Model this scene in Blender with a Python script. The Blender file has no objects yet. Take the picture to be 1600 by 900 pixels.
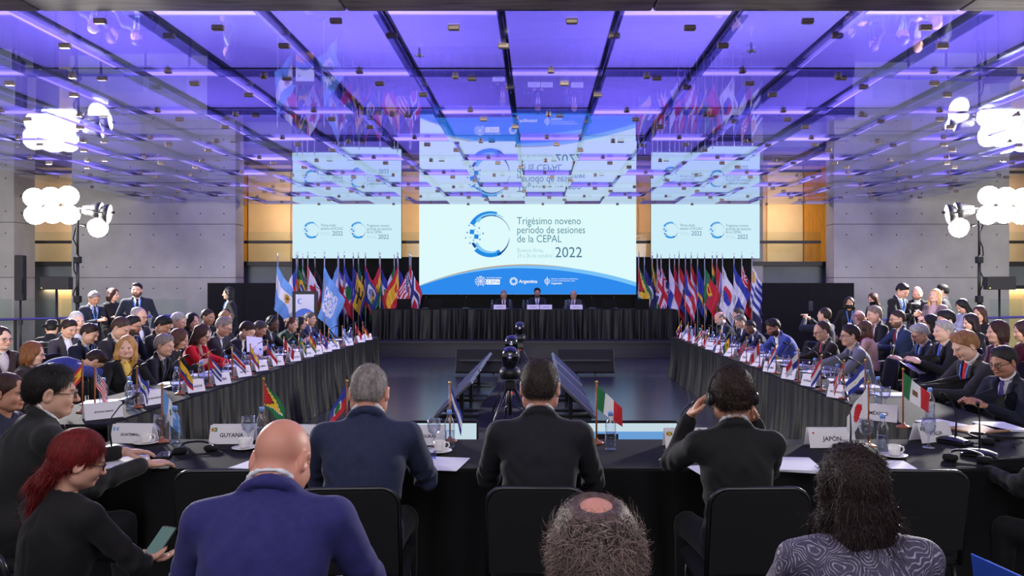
import bpy, bmesh, math, random
import numpy as np
from mathutils import Vector, Matrix, Euler

sc = bpy.context.scene
COL = sc.collection
random.seed(7)
RNG = np.random.default_rng(11)
PI = math.pi

# ------------------------------------------------------------------ camera
cam_d = bpy.data.cameras.new('camera')
cam = bpy.data.objects.new('camera', cam_d)
COL.objects.link(cam)
cam.location = (0, 0, 1.70)
cam.rotation_euler = (PI / 2, 0, 0)
cam_d.sensor_fit = 'HORIZONTAL'
cam_d.sensor_width = 36.0
FPX = 1150.0
cam_d.lens = 36.0 * FPX / 1600.0
cam_d.shift_x = -40.0 / 1600.0
cam_d.shift_y = -3.0 / 1600.0
cam_d.clip_end = 200
sc.camera = cam

# ------------------------------------------------------------------ view, world
sc.view_settings.view_transform = 'Standard'
sc.view_settings.look = 'None'
sc.view_settings.gamma = 1.0
sc.view_settings.use_curve_mapping = False
sc.view_settings.exposure = 0.0
w = bpy.data.worlds.new('world')
sc.world = w
w.use_nodes = True
bg = w.node_tree.nodes['Background']
bg.inputs['Color'].default_value = (0.74, 0.72, 0.80, 1)
bg.inputs['Strength'].default_value = 0.55


def light(name, kind, loc, target=None, energy=100, color=(1, 1, 1), **kw):
    d = bpy.data.lights.new(name, kind)
    d.energy = energy
    d.color = color
    for k, v in kw.items():
        setattr(d, k, v)
    o = bpy.data.objects.new(name, d)
    COL.objects.link(o)
    o.location = loc
    if target is not None:
        o.rotation_euler = (Vector(target) - Vector(loc)).to_track_quat('-Z', 'Y').to_euler()
    return o


# purple wash lights standing on top of the suspended glass ceiling, aimed at the soffit above
PURPLE = (0.30, 0.20, 1.0)
for ix in range(4):
    for iy in range(3):
        light('plenum_wash', 'AREA', (-7.81 + ix * 5.0, 8.4 + iy * 4.6, 4.2),
              (-7.81 + ix * 5.0, 8.4 + iy * 4.6, 9), 175, PURPLE, shape='RECTANGLE', size=3.0, size_y=2.6)
# warm lamps in the gallery behind the hall
for x in (-13.0, -7.2, -2.4, 2.2, 6.9, 13.2):
    light('gallery_lamp', 'AREA', (x, 21.3, 4.9), (x, 21.9, 2.4), 90, (1.0, 0.78, 0.52), shape='RECTANGLE', size=2.0, size_y=0.3)
light('lower_passage_lamp', 'AREA', (-13.2, 20.6, 1.62), (-13.2, 20.9, 0), 14, (1.0, 0.68, 0.32), shape='RECTANGLE', size=1.2, size_y=0.2)
light('lower_passage_lamp', 'AREA', (13.2, 20.6, 1.62), (13.2, 20.9, 0), 14, (1.0, 0.68, 0.32), shape='RECTANGLE', size=1.2, size_y=0.2)
# unseen fill lights added behind the photographer to brighten the far walls
for s in (-1, 1):
    light('wall_fill_light', 'SPOT', (s * 6.5, -1.5, 3.5), (s * 10.2, 19.5, 2.4), 12000, (1.0, .97, .95), spot_size=math.radians(42), spot_blend=.8, shadow_soft_size=3.0)
light('stage_wash_lamp', 'SPOT', (0.0, -1.5, 3.6), (-.3, 18.2, 1.5), 4200, (1.0, .96, .92), spot_size=math.radians(22), spot_blend=.7, shadow_soft_size=.5)
# hall ceiling lamps over and behind the photographer
light('hall_lamp', 'AREA', (-2.5, -1.5, 5.2), (-1.5, 4.0, 0.8), 100, (0.92, 0.90, 1.0), shape='RECTANGLE', size=4.0, size_y=1.5)
light('hall_lamp', 'AREA', (2.5, -1.5, 5.2), (1.5, 4.0, 0.8), 100, (0.92, 0.90, 1.0), shape='RECTANGLE', size=4.0, size_y=1.5)


# ------------------------------------------------------------------ materials
MATS = {}


def srgb(r, g, b):
    f = lambda c: (c / 255 / 12.92) if c <= 10.3 else ((c / 255 + 0.055) / 1.055) ** 2.4
    return (f(r), f(g), f(b))


def mat(name, color=(128, 128, 128), rough=0.6, metal=0.0, noise=0.0, scale=20.0, bump=0.0, bscale=60.0, sheen=0.0,
        spec=0.5, stretch=None, coat=0.0):
    if name in MATS:
        return MATS[name]
    m = bpy.data.materials.new(name)
    m.use_nodes = True
    nt = m.node_tree
    b = nt.nodes['Principled BSDF']
    c = srgb(*color)
    b.inputs['Base Color'].default_value = (*c, 1)
    b.inputs['Roughness'].default_value = rough
    b.inputs['Metallic'].default_value = metal
    b.inputs['Specular IOR Level'].default_value = spec
    if sheen:
        b.inputs['Sheen Weight'].default_value = sheen
    if coat:
        b.inputs['Coat Weight'].default_value = coat
    if noise or bump:
        tc = nt.nodes.new('ShaderNodeTexCoord')
        mp = nt.nodes.new('ShaderNodeMapping')
        nt.links.new(tc.outputs['Object'], mp.inputs['Vector'])
        if stretch:
            mp.inputs['Scale'].default_value = stretch
    if noise:
        n = nt.nodes.new('ShaderNodeTexNoise')
        n.inputs['Scale'].default_value = scale
        n.inputs['Detail'].default_value = 5
        nt.links.new(mp.outputs['Vector'], n.inputs['Vector'])
        r = nt.nodes.new('ShaderNodeValToRGB')
        r.color_ramp.elements[0].position = 0.3
        r.color_ramp.elements[1].position = 0.7
        r.color_ramp.elements[0].color = (*[max(0, v * (1 - noise)) for v in c], 1)
        r.color_ramp.elements[1].color = (*[min(1, v * (1 + noise)) for v in c], 1)
        nt.links.new(n.outputs['Fac'], r.inputs['Fac'])
        nt.links.new(r.outputs['Color'], b.inputs['Base Color'])
    if bump:
        n2 = nt.nodes.new('ShaderNodeTexNoise')
        n2.inputs['Scale'].default_value = bscale
        n2.inputs['Detail'].default_value = 4
        nt.links.new(mp.outputs['Vector'], n2.inputs['Vector'])
        bp = nt.nodes.new('ShaderNodeBump')
        bp.inputs['Strength'].default_value = bump
        bp.inputs['Distance'].default_value = 0.01
        nt.links.new(n2.outputs['Fac'], bp.inputs['Height'])
        nt.links.new(bp.outputs['Normal'], b.inputs['Normal'])
    MATS[name] = m
    return m


def emit(name, color, strength=1.0):
    if name in MATS:
        return MATS[name]
    m = bpy.data.materials.new(name)
    m.use_nodes = True
    nt = m.node_tree
    nt.nodes.clear()
    e = nt.nodes.new('ShaderNodeEmission')
    e.inputs['Color'].default_value = (*srgb(*color), 1)
    e.inputs['Strength'].default_value = strength
    o = nt.nodes.new('ShaderNodeOutputMaterial')
    nt.links.new(e.outputs[0], o.inputs[0])
    MATS[name] = m
    return m


def pane(name, tint=(255, 255, 255), ior=1.5, rough=0.0, gloss=(255, 255, 255), power=5.0):
    """clear sheet glass: sees through head-on, mirrors at grazing angles"""
    if name in MATS:
        return MATS[name]
    m = bpy.data.materials.new(name)
    m.use_nodes = True
    nt = m.node_tree
    nt.nodes.clear()
    f0 = ((ior - 1) / (ior + 1)) ** 2
    lw = nt.nodes.new('ShaderNodeLayerWeight')
    lw.inputs['Blend'].default_value = 0.5
    pw = nt.nodes.new('ShaderNodeMath')
    pw.operation = 'POWER'
    pw.inputs[1].default_value = power
    nt.links.new(lw.outputs['Facing'], pw.inputs[0])
    fr = nt.nodes.new('ShaderNodeMath')
    fr.operation = 'MULTIPLY_ADD'
    fr.inputs[1].default_value = 1 - f0
    fr.inputs[2].default_value = f0
    nt.links.new(pw.outputs[0], fr.inputs[0])
    t = nt.nodes.new('ShaderNodeBsdfTransparent')
    t.inputs['Color'].default_value = (*srgb(*tint), 1)
    g = nt.nodes.new('ShaderNodeBsdfGlossy')
    g.inputs['Roughness'].default_value = rough
    g.inputs['Color'].default_value = (*srgb(*gloss), 1)
    mx = nt.nodes.new('ShaderNodeMixShader')
    o = nt.nodes.new('ShaderNodeOutputMaterial')
    nt.links.new(fr.outputs[0], mx.inputs[0])
    nt.links.new(t.outputs[0], mx.inputs[1])
    nt.links.new(g.outputs[0], mx.inputs[2])
    nt.links.new(mx.outputs[0], o.inputs[0])
    MATS[name] = m
    return m


def attr_mat(name, rough=0.75, emission=0.0, sheen=0.2):
    """colour printed or woven into the surface, read from the mesh's colour attribute"""
    if name in MATS:
        return MATS[name]
    m = bpy.data.materials.new(name)
    m.use_nodes = True
    nt = m.node_tree
    b = nt.nodes['Principled BSDF']
    a = nt.nodes.new('ShaderNodeAttribute')
    a.attribute_name = 'Col'
    nt.links.new(a.outputs['Color'], b.inputs['Base Color'])
    b.inputs['Roughness'].default_value = rough
    b.inputs['Sheen Weight'].default_value = sheen
    if emission:
        nt.links.new(a.outputs['Color'], b.inputs['Emission Color'])
        b.inputs['Emission Strength'].default_value = emission
        b.inputs['Base Color'].default_value = (0, 0, 0, 1)
        for l in list(b.inputs['Base Color'].links):
            nt.links.remove(l)
    MATS[name] = m
    return m


# ------------------------------------------------------------------ mesh helpers
def obj(name, data, parent=None, loc=(0, 0, 0), rot=(0, 0, 0), scale=None):
    o = bpy.data.objects.new(name, data)
    COL.objects.link(o)
    o.location = loc
    o.rotation_euler = rot
    if scale is not None:
        o.scale = scale if hasattr(scale, '__len__') else (scale,) * 3
    if parent is not None:
        o.parent = parent
    return o


def tag(o, label=None, cat=None, group=None, kind=None):
    if label:
        o['label'] = label
    if cat:
        o['category'] = cat
    if group:
        o['group'] = group
    if kind:
        o['kind'] = kind
    return o


def empty(name, loc=(0, 0, 0), rz=0.0, label=None, cat=None, group=None, kind=None, rot=None):
    o = bpy.data.objects.new(name, None)
    COL.objects.link(o)
    o.empty_display_size = 0.1
    o.location = loc
    o.rotation_euler = rot if rot is not None else (0, 0, rz)
    return tag(o, label, cat, group, kind)


class MB:
    """collects boxes, tubes, lathes and sheets into one mesh"""

    def __init__(s):
        s.v, s.f, s.m, s.sm = [], [], [], []
        s.mi = 0

    def add(s, v, f, smooth=False):
        n = len(s.v)
        s.v += [tuple(p) for p in v]
        s.f += [tuple(i + n for i in q) for q in f]
        s.m += [s.mi] * len(f)
        s.sm += [smooth] * len(f)
        return s

    def box(s, x0, x1, y0, y1, z0, z1):
        return s.add([(x0, y0, z0), (x1, y0, z0), (x1, y1, z0), (x0, y1, z0), (x0, y0, z1), (x1, y0, z1), (x1, y1, z1), (x0, y1, z1)],
                     [(0, 3, 2, 1), (4, 5, 6, 7), (0, 1, 5, 4), (1, 2, 6, 5), (2, 3, 7, 6), (3, 0, 4, 7)])

    def cbox(s, c, size, rot=(0, 0, 0), bev=0.0):
        hx, hy, hz = [v / 2 for v in size]
        R = Euler(rot).to_matrix()
        c = Vector(c)
        if bev <= 0:
            P = [(-hx, -hy, -hz), (hx, -hy, -hz), (hx, hy, -hz), (-hx, hy, -hz), (-hx, -hy, hz), (hx, -hy, hz), (hx, hy, hz), (-hx, hy, hz)]
            F = [(0, 3, 2, 1), (4, 5, 6, 7), (0, 1, 5, 4), (1, 2, 6, 5), (2, 3, 7, 6), (3, 0, 4, 7)]
            return s.add([c + R @ Vector(p) for p in P], F)
        b = min(bev, hx * .9, hy * .9, hz * .9)
        rings = []
        for z, k in ((-hz, b), (-hz + b, 0), (hz - b, 0), (hz, b)):
            x, y = hx - k, hy - k
            rings.append([(-x + b, -y, z), (x - b, -y, z), (x, -y + b, z), (x, y - b, z), (x - b, y, z), (-x + b, y, z), (-x, y - b, z), (-x, -y + b, z)])
        V = [c + R @ Vector(p) for r in rings for p in r]
        F = [tuple(range(7, -1, -1)), tuple(range(24, 32))]
        for i in range(3):
            for j in range(8):
                k = (j + 1) % 8
                F.append((i * 8 + j, i * 8 + k, (i + 1) * 8 + k, (i + 1) * 8 + j))
        return s.add(V, F)

    def tube(s, pts, r, n=8, caps=True, smooth=True):
        pts = [Vector(p) for p in pts]
        rs = r if hasattr(r, '__len__') else [r] * len(pts)
        V, F = [], []
        up = None
        for i, p in enumerate(pts):
            t = (pts[min(i + 1, len(pts) - 1)] - pts[max(i - 1, 0)])
            t = t.normalized() if t.length > 1e-9 else Vector((0, 0, 1))
            if up is None:
                a = Vector((0, 0, 1)) if abs(t.z) < 0.9 else Vector((1, 0, 0))
                up = t.cross(a).normalized()
            u = (up - t * up.dot(t)).normalized()
            up = u
            q = t.cross(u)
            for j in range(n):
                an = 2 * PI * j / n
                V.append(p + (u * math.cos(an) + q * math.sin(an)) * rs[i])
        for i in range(len(pts) - 1):
            for j in range(n):
                k = (j + 1) % n
                F.append((i * n + j, i * n + k, (i + 1) * n + k, (i + 1) * n + j))
        s.add(V, F, smooth)
        if caps:
            b = len(s.v) - len(V)
            s.f += [tuple(b + j for j in range(n - 1, -1, -1)), tuple(b + (len(pts) - 1) * n + j for j in range(n))]
            s.m += [s.mi] * 2
            s.sm += [False] * 2
        return s

    def lathe(s, prof, n=16, c=(0, 0, 0), axis='z', smooth=True):
        V, F = [], []
        for (r, z) in prof:
            for j in range(n):
                a = 2 * PI * j / n
                x, y = r * math.cos(a), r * math.sin(a)
                p = (x, y, z) if axis == 'z' else ((x, z, y) if axis == 'y' else (z, x, y))
                V.append((c[0] + p[0], c[1] + p[1], c[2] + p[2]))
        for i in range(len(prof) - 1):
            for j in range(n):
                k = (j + 1) % n
                q = (i * n + j, i * n + k, (i + 1) * n + k, (i + 1) * n + j)
                F.append(q if axis != 'y' else q[::-1])
        return s.add(V, F, smooth)

    def sheet(s, fn, nu, nv, smooth=True):
        V = [fn(i / nu, j / nv) for j in range(nv + 1) for i in range(nu + 1)]
        F = [(j * (nu + 1) + i, j * (nu + 1) + i + 1, (j + 1) * (nu + 1) + i + 1, (j + 1) * (nu + 1) + i) for j in range(nv) for i in range(nu)]
        return s.add(V, F, smooth)

    def poly(s, pts, h=0.0):
        """flat plate from a list of 3D points (planar)"""
        return s.add(pts, [tuple(range(len(pts)))])

    def mesh(s, name, mats):
        me = bpy.data.meshes.new(name)
        me.from_pydata(s.v, [], s.f)
        for m in (mats if isinstance(mats, (list, tuple)) else [mats]):
            me.materials.append(m)
        me.polygons.foreach_set('material_index', s.m)
        me.polygons.foreach_set('use_smooth', s.sm)
        me.update()
        return me

    def build(s, name, mats, parent=None, loc=(0, 0, 0), rot=(0, 0, 0)):
        return obj(name, s.mesh(name, mats), parent, loc, rot)


def kids(o):
    return [c for c in sc.objects if c.parent == o]


PROTO_KIDS = {}


def dup(root, tree, loc, rz=0.0, label=None, rot=None, scale=None):
    """copy a thing with its parts; tree = [(part, [sub-parts])]"""
    r = root.copy()
    COL.objects.link(r)
    r.location = loc
    r.rotation_euler = rot if rot is not None else (0, 0, rz)
    if scale is not None:
        r.scale = (scale,) * 3
    if label:
        r['label'] = label
    for p, subs in tree:
        c = p.copy()
        COL.objects.link(c)
        c.parent = r
        for q in subs:
            d = q.copy()
            COL.objects.link(d)
            d.parent = c
    return r


_txt_cache = {}


def text_mesh(s, size=0.1, align='LEFT', extrude=0.0, bold=0.0):
    key = (s, size, align, extrude, bold)
    if key in _txt_cache:
        return _txt_cache[key]
    cu = bpy.data.curves.new('lettering', 'FONT')
    cu.body = s
    cu.size = size
    cu.align_x = align
    cu.extrude = extrude
    cu.offset = bold
    cu.resolution_u = 3
    o = bpy.data.objects.new('lettering_tmp', cu)
    COL.objects.link(o)
    dg = bpy.context.evaluated_depsgraph_get()
    me = bpy.data.meshes.new_from_object(o.evaluated_get(dg))
    bpy.data.objects.remove(o)
    bpy.data.curves.remove(cu)
    me.name = 'lettering'
    _txt_cache[key] = me
    return me


def lettering(s, size, material, parent, loc, rot=(PI / 2, 0, 0), align='LEFT', bold=0.0, sx=1.0, name='lettering'):
    me = text_mesh(s, size, align, 0.0, bold).copy()
    me.materials.clear()
    me.materials.append(material)
    o = obj(name, me, parent, loc, rot)
    o.scale = (sx, 1, 1)
    return o
# ================================================================== the setting
M_floor = mat('dark_stage_floor', (46, 47, 52), 0.24, noise=0.25, scale=1.6, bump=0.03, bscale=40, spec=1.0)
M_conc = mat('grey_concrete', (166, 163, 160), 0.85, noise=0.14, scale=1.3, bump=0.08, bscale=25)
M_conc2 = mat('bluish_concrete', (112, 118, 122), 0.8, noise=0.12, scale=2.0, bump=0.05)
M_conc3 = mat('brown_board_concrete', (150, 138, 132), 0.8, noise=0.35, scale=3.0, stretch=(0.6, 6, 1), bump=0.1)
M_black = mat('black_drape', (9, 9, 10), 0.95, noise=0.2, scale=8)
M_blackmetal = mat('black_metal', (22, 22, 24), 0.45, spec=0.4)
M_slab = mat('dark_steel_edge', (46, 44, 44), 0.5)
M_cream = mat('cream_plaster', (226, 196, 160), 0.85, noise=0.05, scale=2)
M_tan = mat('tan_plaster', (190, 156, 128), 0.85, noise=0.05, scale=2)
M_amber = mat('amber_wood', (214, 150, 62), 0.6, noise=0.12, scale=6, stretch=(4, 4, 0.5))
M_soffit = mat('pale_soffit', (215, 212, 226), 0.9)
M_glass = pane('railing_glass', (244, 249, 247), 1.35)
M_cglass = pane('ceiling_glass', (226, 228, 246), 1.5, 0.012, (238, 240, 252), 3.2)
M_bronze = mat('bronze_clip', (150, 134, 118), 0.4, 0.6)
M_fin = mat('dark_green_steel', (38, 46, 52), 0.5, 0.3)
M_white = mat('white_plastic', (236, 236, 236), 0.5)
M_chrome = mat('polished_steel', (200, 200, 205), 0.2, 1.0)

f = MB().box(-17, 17, -4, 26, -0.12, 0.0).build('floor', M_floor)
tag(f, 'dark grey glossy hall floor mirroring the blue screen', kind='structure')


def concrete_wall(name, x0, x1, y0, y1, label, joints=(0.0, 1.92, 3.34, 4.75, 6.2)):
    root = empty(name, (0, 0, 0), kind='structure', label=label)
    MB().box(x0 + .02, x1 - .02, y0 + .03, y1, 0, joints[-1]).build('wall_core', M_conc2, root)
    for a, b in zip(joints[:-1], joints[1:]):
        MB().cbox(((x0 + x1) / 2, (y0 + y1) / 2, (a + b) / 2), (x1 - x0, y1 - y0, b - a - .014), bev=0.008).build('concrete_panel', M_conc, root)
    h = MB()
    for a, b in zip(joints[:-1], joints[1:]):
        for zz in (a + 0.28, b - 0.28):
            n = max(2, int((x1 - x0) / 0.62))
            for i in range(n):
                x = x0 + (i + 0.5) * (x1 - x0) / n
                h.lathe([(0.0, -.002), (0.018, -.002), (0.018, 0.01)], 8, (x, y0 - .001, zz), 'y')
    h.build('tie_holes', M_slab, root)
    return root


concrete_wall('wall_left', -12.35, -8.0, 19.5, 20.05, 'board marked grey concrete wall behind the left rows of delegates')
concrete_wall('wall_right', 7.85, 12.5, 19.5, 20.05, 'board marked grey concrete wall behind the right rows of delegates')
concrete_wall('wall_far_left', -14.3, -13.45, 18.9, 19.7, 'concrete pillar at the left edge of the hall')
concrete_wall('wall_far_right', 13.7, 14.5, 18.9, 19.7, 'concrete pillar beyond the right lamp stand')

# upper gallery behind the hall: slab, balustrade, back wall in vertical panels
g = empty('wall_back', (0, 0, 0), kind='structure', label='warm lit gallery wall behind the screens')
MB().box(-16, 16, 20.35, 23.2, 2.26, 2.38).build('gallery_slab', M_slab, g)
MB().box(-16, 16, 20.6, 20.8, 0, 2.26).build('lower_wall', M_conc2, g)
MB().box(-16, 16, 23.0, 23.2, 2.38, 6.2).build('gallery_back_wall', M_tan, g)
MB().box(-16, 16, 20.35, 23.2, 6.0, 6.1).build('gallery_soffit', M_cream, g)
for (a, b, m) in ((-16, -14.4, M_cream), (-14.0, -12.9, M_cream), (-9.6, -9.05, M_amber), (-9.0, -7.7, M_cream), (-5.2, -3.0, M_cream), (2.0, 3.1, M_tan),
                  (7.15, 8.25, M_cream), (8.3, 9.4, M_amber), (12.9, 15.9, M_cream)):
    MB().box(a, b, 22.9, 22.99, 2.39, 5.98).build('wall_panel', m, g)
for (a, b) in ((-16, -8.02), (-8.0, -6.5), (-3.8, -3.2), (2.7, 3.3), (5.9, 7.85), (8, 16)):
    MB().box(a, b, 20.38, 20.44, 2.88, 2.96).build('balustrade_rail', M_slab, g)
    MB().box(a, b, 20.40, 20.42, 2.39, 3.2).build('balustrade_glass', M_glass, g)
M_glowstrip = emit('warm_cove_tube', (255, 214, 150), 6)
for (a, b) in ((-13.4, -12.4), (12.55, 13.6)):
    MB().box(a, b, 20.58, 20.595, 0.0, 1.55).build('passage_wall', mat('pale_yellow_plaster', (236, 206, 150), .8), g)
    MB().box(a, b, 20.36, 20.59, 1.62, 1.72).build('passage_lintel', M_slab, g)

# concrete columns beside the screens
for i, (a, b) in enumerate(((5.95, 6.25),)):
    c = MB().cbox(((a + b) / 2, 20.55, 3.1), (b - a, 0.3, 6.2), bev=.01).build('wall_column', M_conc)
    tag(c, 'slim grey concrete column right of the right screen', kind='structure')

# black masking flats and drape below the screens
for (a, b, y, h, lab) in ((-8.45, -6.55, 18.85, 1.78, 'black masking flat behind the sky blue and white flag'),
                          (5.75, 8.1, 18.85, 1.78, 'black masking flat right of the striped flags')):
    r = empty('masking_flat', ((a + b) / 2, y, 0), label=lab, cat='masking flat')
    n = 2
    w_ = (b - a) / n
    for k in range(n):
        MB().cbox((-(b - a) / 2 + (k + .5) * w_, 0, h / 2), (w_ - .006, .05, h), bev=.006).build('panel', M_black, r)
    MB().box(-(b - a) / 2 + .1, (b - a) / 2 - .1, .03, .35, 0, .04).build('brace', M_blackmetal, r)


def drape_sheet(x0, x1, y, z0, z1, amp, waves, seed=0, nu=None):
    rr = random.Random(seed)
    ph = [rr.uniform(0, 6.28) for _ in range(3)]

    def fn(u, v):
        x = x0 + (x1 - x0) * u
        k = (1 - v)
        off = amp * (0.35 + 0.65 * k) * (math.sin(u * waves * 6.283 + ph[0]) + 0.5 * math.sin(u * waves * 1.7 * 6.283 + ph[1] + 1.2 * k))
        return (x, y + off, z0 + (z1 - z0) * v)
    return MB().sheet(fn, nu or int(waves * 8), 6)


b = drape_sheet(-6.75, 5.9, 20.22, 0.0, 2.5, 0.02, 40, 3).build('backdrop_curtain', M_black)
tag(b, 'black pleated backdrop curtain behind the row of flags', 'curtain')

# stage
st = empty('stage', (-0.3, 18.9, 0), label='low dark grey stage under the head table', cat='stage')
M_stage = mat('stage_vinyl', (40, 38, 38), 0.6, noise=0.12, scale=5, bump=.05)
MB().box(-4.35, 4.35, -1.5, 1.05, .34, .40).build('deck', M_stage, st)
MB().box(-4.3, 4.3, -1.45, 1.0, 0, .34).build('riser', M_stage, st)

# ------------------------------------------------------------------ suspended glass ceiling
ce = empty('ceiling', (0, 0, 0), kind='structure', label='suspended ceiling of overlapping glass panels lit purple from above')
CX, CY0, PITCH_X, PITCH_Y, NCOL, NROW, CZ = -0.31, 6.0, 1.0, 1.72, 20, 8, 3.93
MB().box(CX - 10.3, CX + 10.3, CY0 - 0.2, CY0 + NROW * PITCH_Y + .08, 6.10, 6.2).build('soffit', M_soffit, ce)
MB().box(CX - 10.3, CX - 10.2, CY0 - 0.2, CY0 + NROW * PITCH_Y + .08, 4.12, 6.1).build('soffit_side', M_soffit, ce)
MB().box(CX + 10.2, CX + 10.3, CY0 - 0.2, CY0 + NROW * PITCH_Y + .08, 4.12, 6.1).build('soffit_side', M_soffit, ce)
MB().box(CX - 10.3, CX + 10.3, CY0 + NROW * PITCH_Y + .03, CY0 + NROW * PITCH_Y + .08, 3.98, 6.1).build('soffit_end', M_soffit, ce)
gp = MB().cbox((0, 0, 0), (PITCH_X + .05, PITCH_Y + .03, 0.012)).mesh('glass_panel', M_cglass)
clip = MB().cbox((0, 0, -0.012), (0.10, 0.045, 0.045), bev=.006).mesh('clip', M_bronze)
clip2 = MB().cbox((0, 0, 0.0), (0.03, 0.05, 0.07), bev=.005).cbox((0, 0, -.02), (.07, .05, .03), bev=.005).mesh('bracket', M_bronze)
prnd = random.Random(5)
for r in range(NROW):
    for c in range(NCOL):
        low = (r + c) % 2
        o = obj('glass_panel', gp, ce, (CX + (c - NCOL / 2 + .5) * PITCH_X, CY0 + (r + .5) * PITCH_Y, CZ + (-.028 if low else .028)),
                (math.radians(prnd.uniform(-.22, .22)), math.radians(prnd.uniform(-.3, .3)), 0))
        obj('clip', clip, o, (PITCH_X / 2, -.25 + .1 * low, 0))
        obj('clip', clip, o, (0.1, -PITCH_Y * .36, 0))
        obj('bracket', clip2, o, (-.05, PITCH_Y / 2 - .03, 0))
for c in range(NCOL + 1):
    x = CX + (c - NCOL / 2) * PITCH_X
    MB().box(x - .035, x + .035, CY0, CY0 + NROW * PITCH_Y, CZ + .07, CZ + .11).build('ceiling_rib', M_fin, ce)
for r in range(NROW + 1):
    y = CY0 + r * PITCH_Y
    MB().box(CX - 10.15, CX + 10.15, y - .012, y + .012, CZ + .045, CZ + .06).build('ceiling_rod', M_fin, ce)
yf = CY0 + NROW * PITCH_Y
MB().box(CX - 10.2, CX + 10.2, yf + .03, yf + .09, CZ - .02, CZ + .1).build('edge_trim', mat('pink_white_trim', (205, 190, 196), .5), ce)

tb = empty('trim_1', (0, 0, 0), kind='structure', label='dark board marked concrete beam crossing above the near edge of the glass ceiling')
for i in range(9):
    x = CX - 11.2 + i * 2.5
    MB().cbox((x + 1.2, 5.38, 4.2), (2.49, 1.3, 0.5), bev=.01).build('beam_block', M_conc3 if i != 3 else mat('pale_board_concrete', (196, 190, 184), .8, noise=.3, scale=3, stretch=(.6, 6, 1)), tb)
MB().box(CX - 11, CX + 11, 5.93, 5.99, 3.99, 4.05).build('led_channel', M_chrome, tb)
for (x, y) in ((-1.1, 6.85), (1.95, 6.72)):
    s = empty('sprinkler_head', (x, y, 3.86), label='small sprinkler head under the glass ceiling, %s' % ('left of centre' if x < 0 else 'right of centre'), cat='sprinkler')
    MB().lathe([(0.0, .06), (.012, .06), (.012, 0), (.03, -.005), (.03, -.012), (0, -.012)], 10).build('stem', M_chrome, s)
    MB().cbox((0, 0, -.02), (.09, .012, .006)).cbox((0, 0, -.02), (.012, .09, .006)).build('deflector', M_chrome, s)
# ================================================================== LED screens
SY = 20.2 - 0.30           # front plane of the screens
SK = SY / FPX              # metres per photo pixel on that plane
S_bg = emit('screen_pale_cyan', (222, 250, 252), 1.0)
S_bg2 = emit('screen_pale_blue', (206, 238, 250), 1.0)
S_blue = emit('screen_blue', (46, 138, 236), 1.0)
S_sky = emit('screen_sky', (122, 194, 248), 1.0)
S_gold = emit('screen_gold', (190, 160, 130), 1.0)
S_navy = emit('screen_navy', (28, 72, 150), 1.0)
S_arc = emit('screen_arc_blue', (34, 140, 226), 1.0)
S_pale = emit('screen_pale_arc', (130, 200, 246), 1.0)
S_text = emit('screen_text', (92, 140, 156), 1.0)
S_text2 = emit('screen_soft_text', (170, 212, 222), 1.0)
S_dark = emit('screen_dark_text', (70, 120, 150), 1.0)
S_white = emit('screen_white', (250, 253, 255), 1.0)


def arc_strip(mb, cx, cz, y, a0, a1, r0, r1, n=22):
    """r0, r1: radius functions of t in 0..1 (inner, outer)"""
    V, F = [], []
    for i in range(n + 1):
        t = i / n
        a = math.radians(a0 + (a1 - a0) * t)
        for r in (r0(t), r1(t)):
            V.append((cx + r * math.cos(a), y, cz + r * math.sin(a)))
    for i in range(n):
        F.append((2 * i, 2 * i + 2, 2 * i + 3, 2 * i + 1))
    mb.add(V, F)
    return mb


def crescent(parent, cx, cz, R, y):
    k = R / 290.0
    c = lambda a: (lambda t: a * k)
    lin = lambda a, b: (lambda t: (a + (b - a) * t) * k)
    arc_strip(MB(), cx, cz, y, 72, 152, c(232), c(290)).build('emblem_arc', S_arc, parent)
    arc_strip(MB(), cx, cz, y - .001, 52, 136, lin(262, 205), lin(270, 255)).build('emblem_arc', S_pale, parent)
    arc_strip(MB(), cx, cz, y - .002, 10, 118, lin(248, 222), lin(252, 236)).build('emblem_arc', S_navy, parent)
    arc_strip(MB(), cx, cz, y, 226, 300, c(222), c(290)).build('emblem_arc', S_arc, parent)
    arc_strip(MB(), cx, cz, y - .001, 212, 290, lin(190, 225), lin(240, 240)).build('emblem_arc', S_pale, parent)
    arc_strip(MB(), cx, cz, y - .002, 290, 350, lin(262, 244), lin(290, 247)).build('emblem_arc', S_navy, parent)
    arc_strip(MB(), cx, cz, y - .002, 206, 222, c(228), c(262)).build('emblem_arc', S_navy, parent)
    for (x, z, s_) in ((-230, 30, 28), (-175, -30, 28), (-290, 20, 9), (-265, 110, 8), (-195, 105, 8), (-138, 78, 9), (-90, 10, 9), (-255, -110, 9),
                       (-310, -45, 8), (-210, -75, 8), (-130, -65, 9), (-195, 60, 6), (-250, -40, 6), (-160, 30, 6), (-130, -5, 6)):
        MB().cbox((cx + x * k, y, cz + z * k), (2 * s_ * k, .001, 2 * s_ * k), rot=(0, 0.1, 0)).build('emblem_square', S_arc, parent)


def led_screen(name, x0, x1, z0, z1, label, bgm, nx, nz):
    root = empty(name, ((x0 + x1) / 2, SY + .1, z0), label=label, cat='screen')
    w_, h_ = x1 - x0, z1 - z0
    MB().cbox((0, .06, h_ / 2), (w_, .1, h_), bev=.01).build('cabinet', M_blackmetal, root)
    for i in range(nx):
        for j in range(nz):
            a, b = -w_ / 2 + i * w_ / nx, -w_ / 2 + (i + 1) * w_ / nx
            MB().box(a + .0008, b - .0008, -.1, .0, j * h_ / nz + .0008, (j + 1) * h_ / nz - .0008).build('display_module', bgm, root)
    return root


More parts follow.
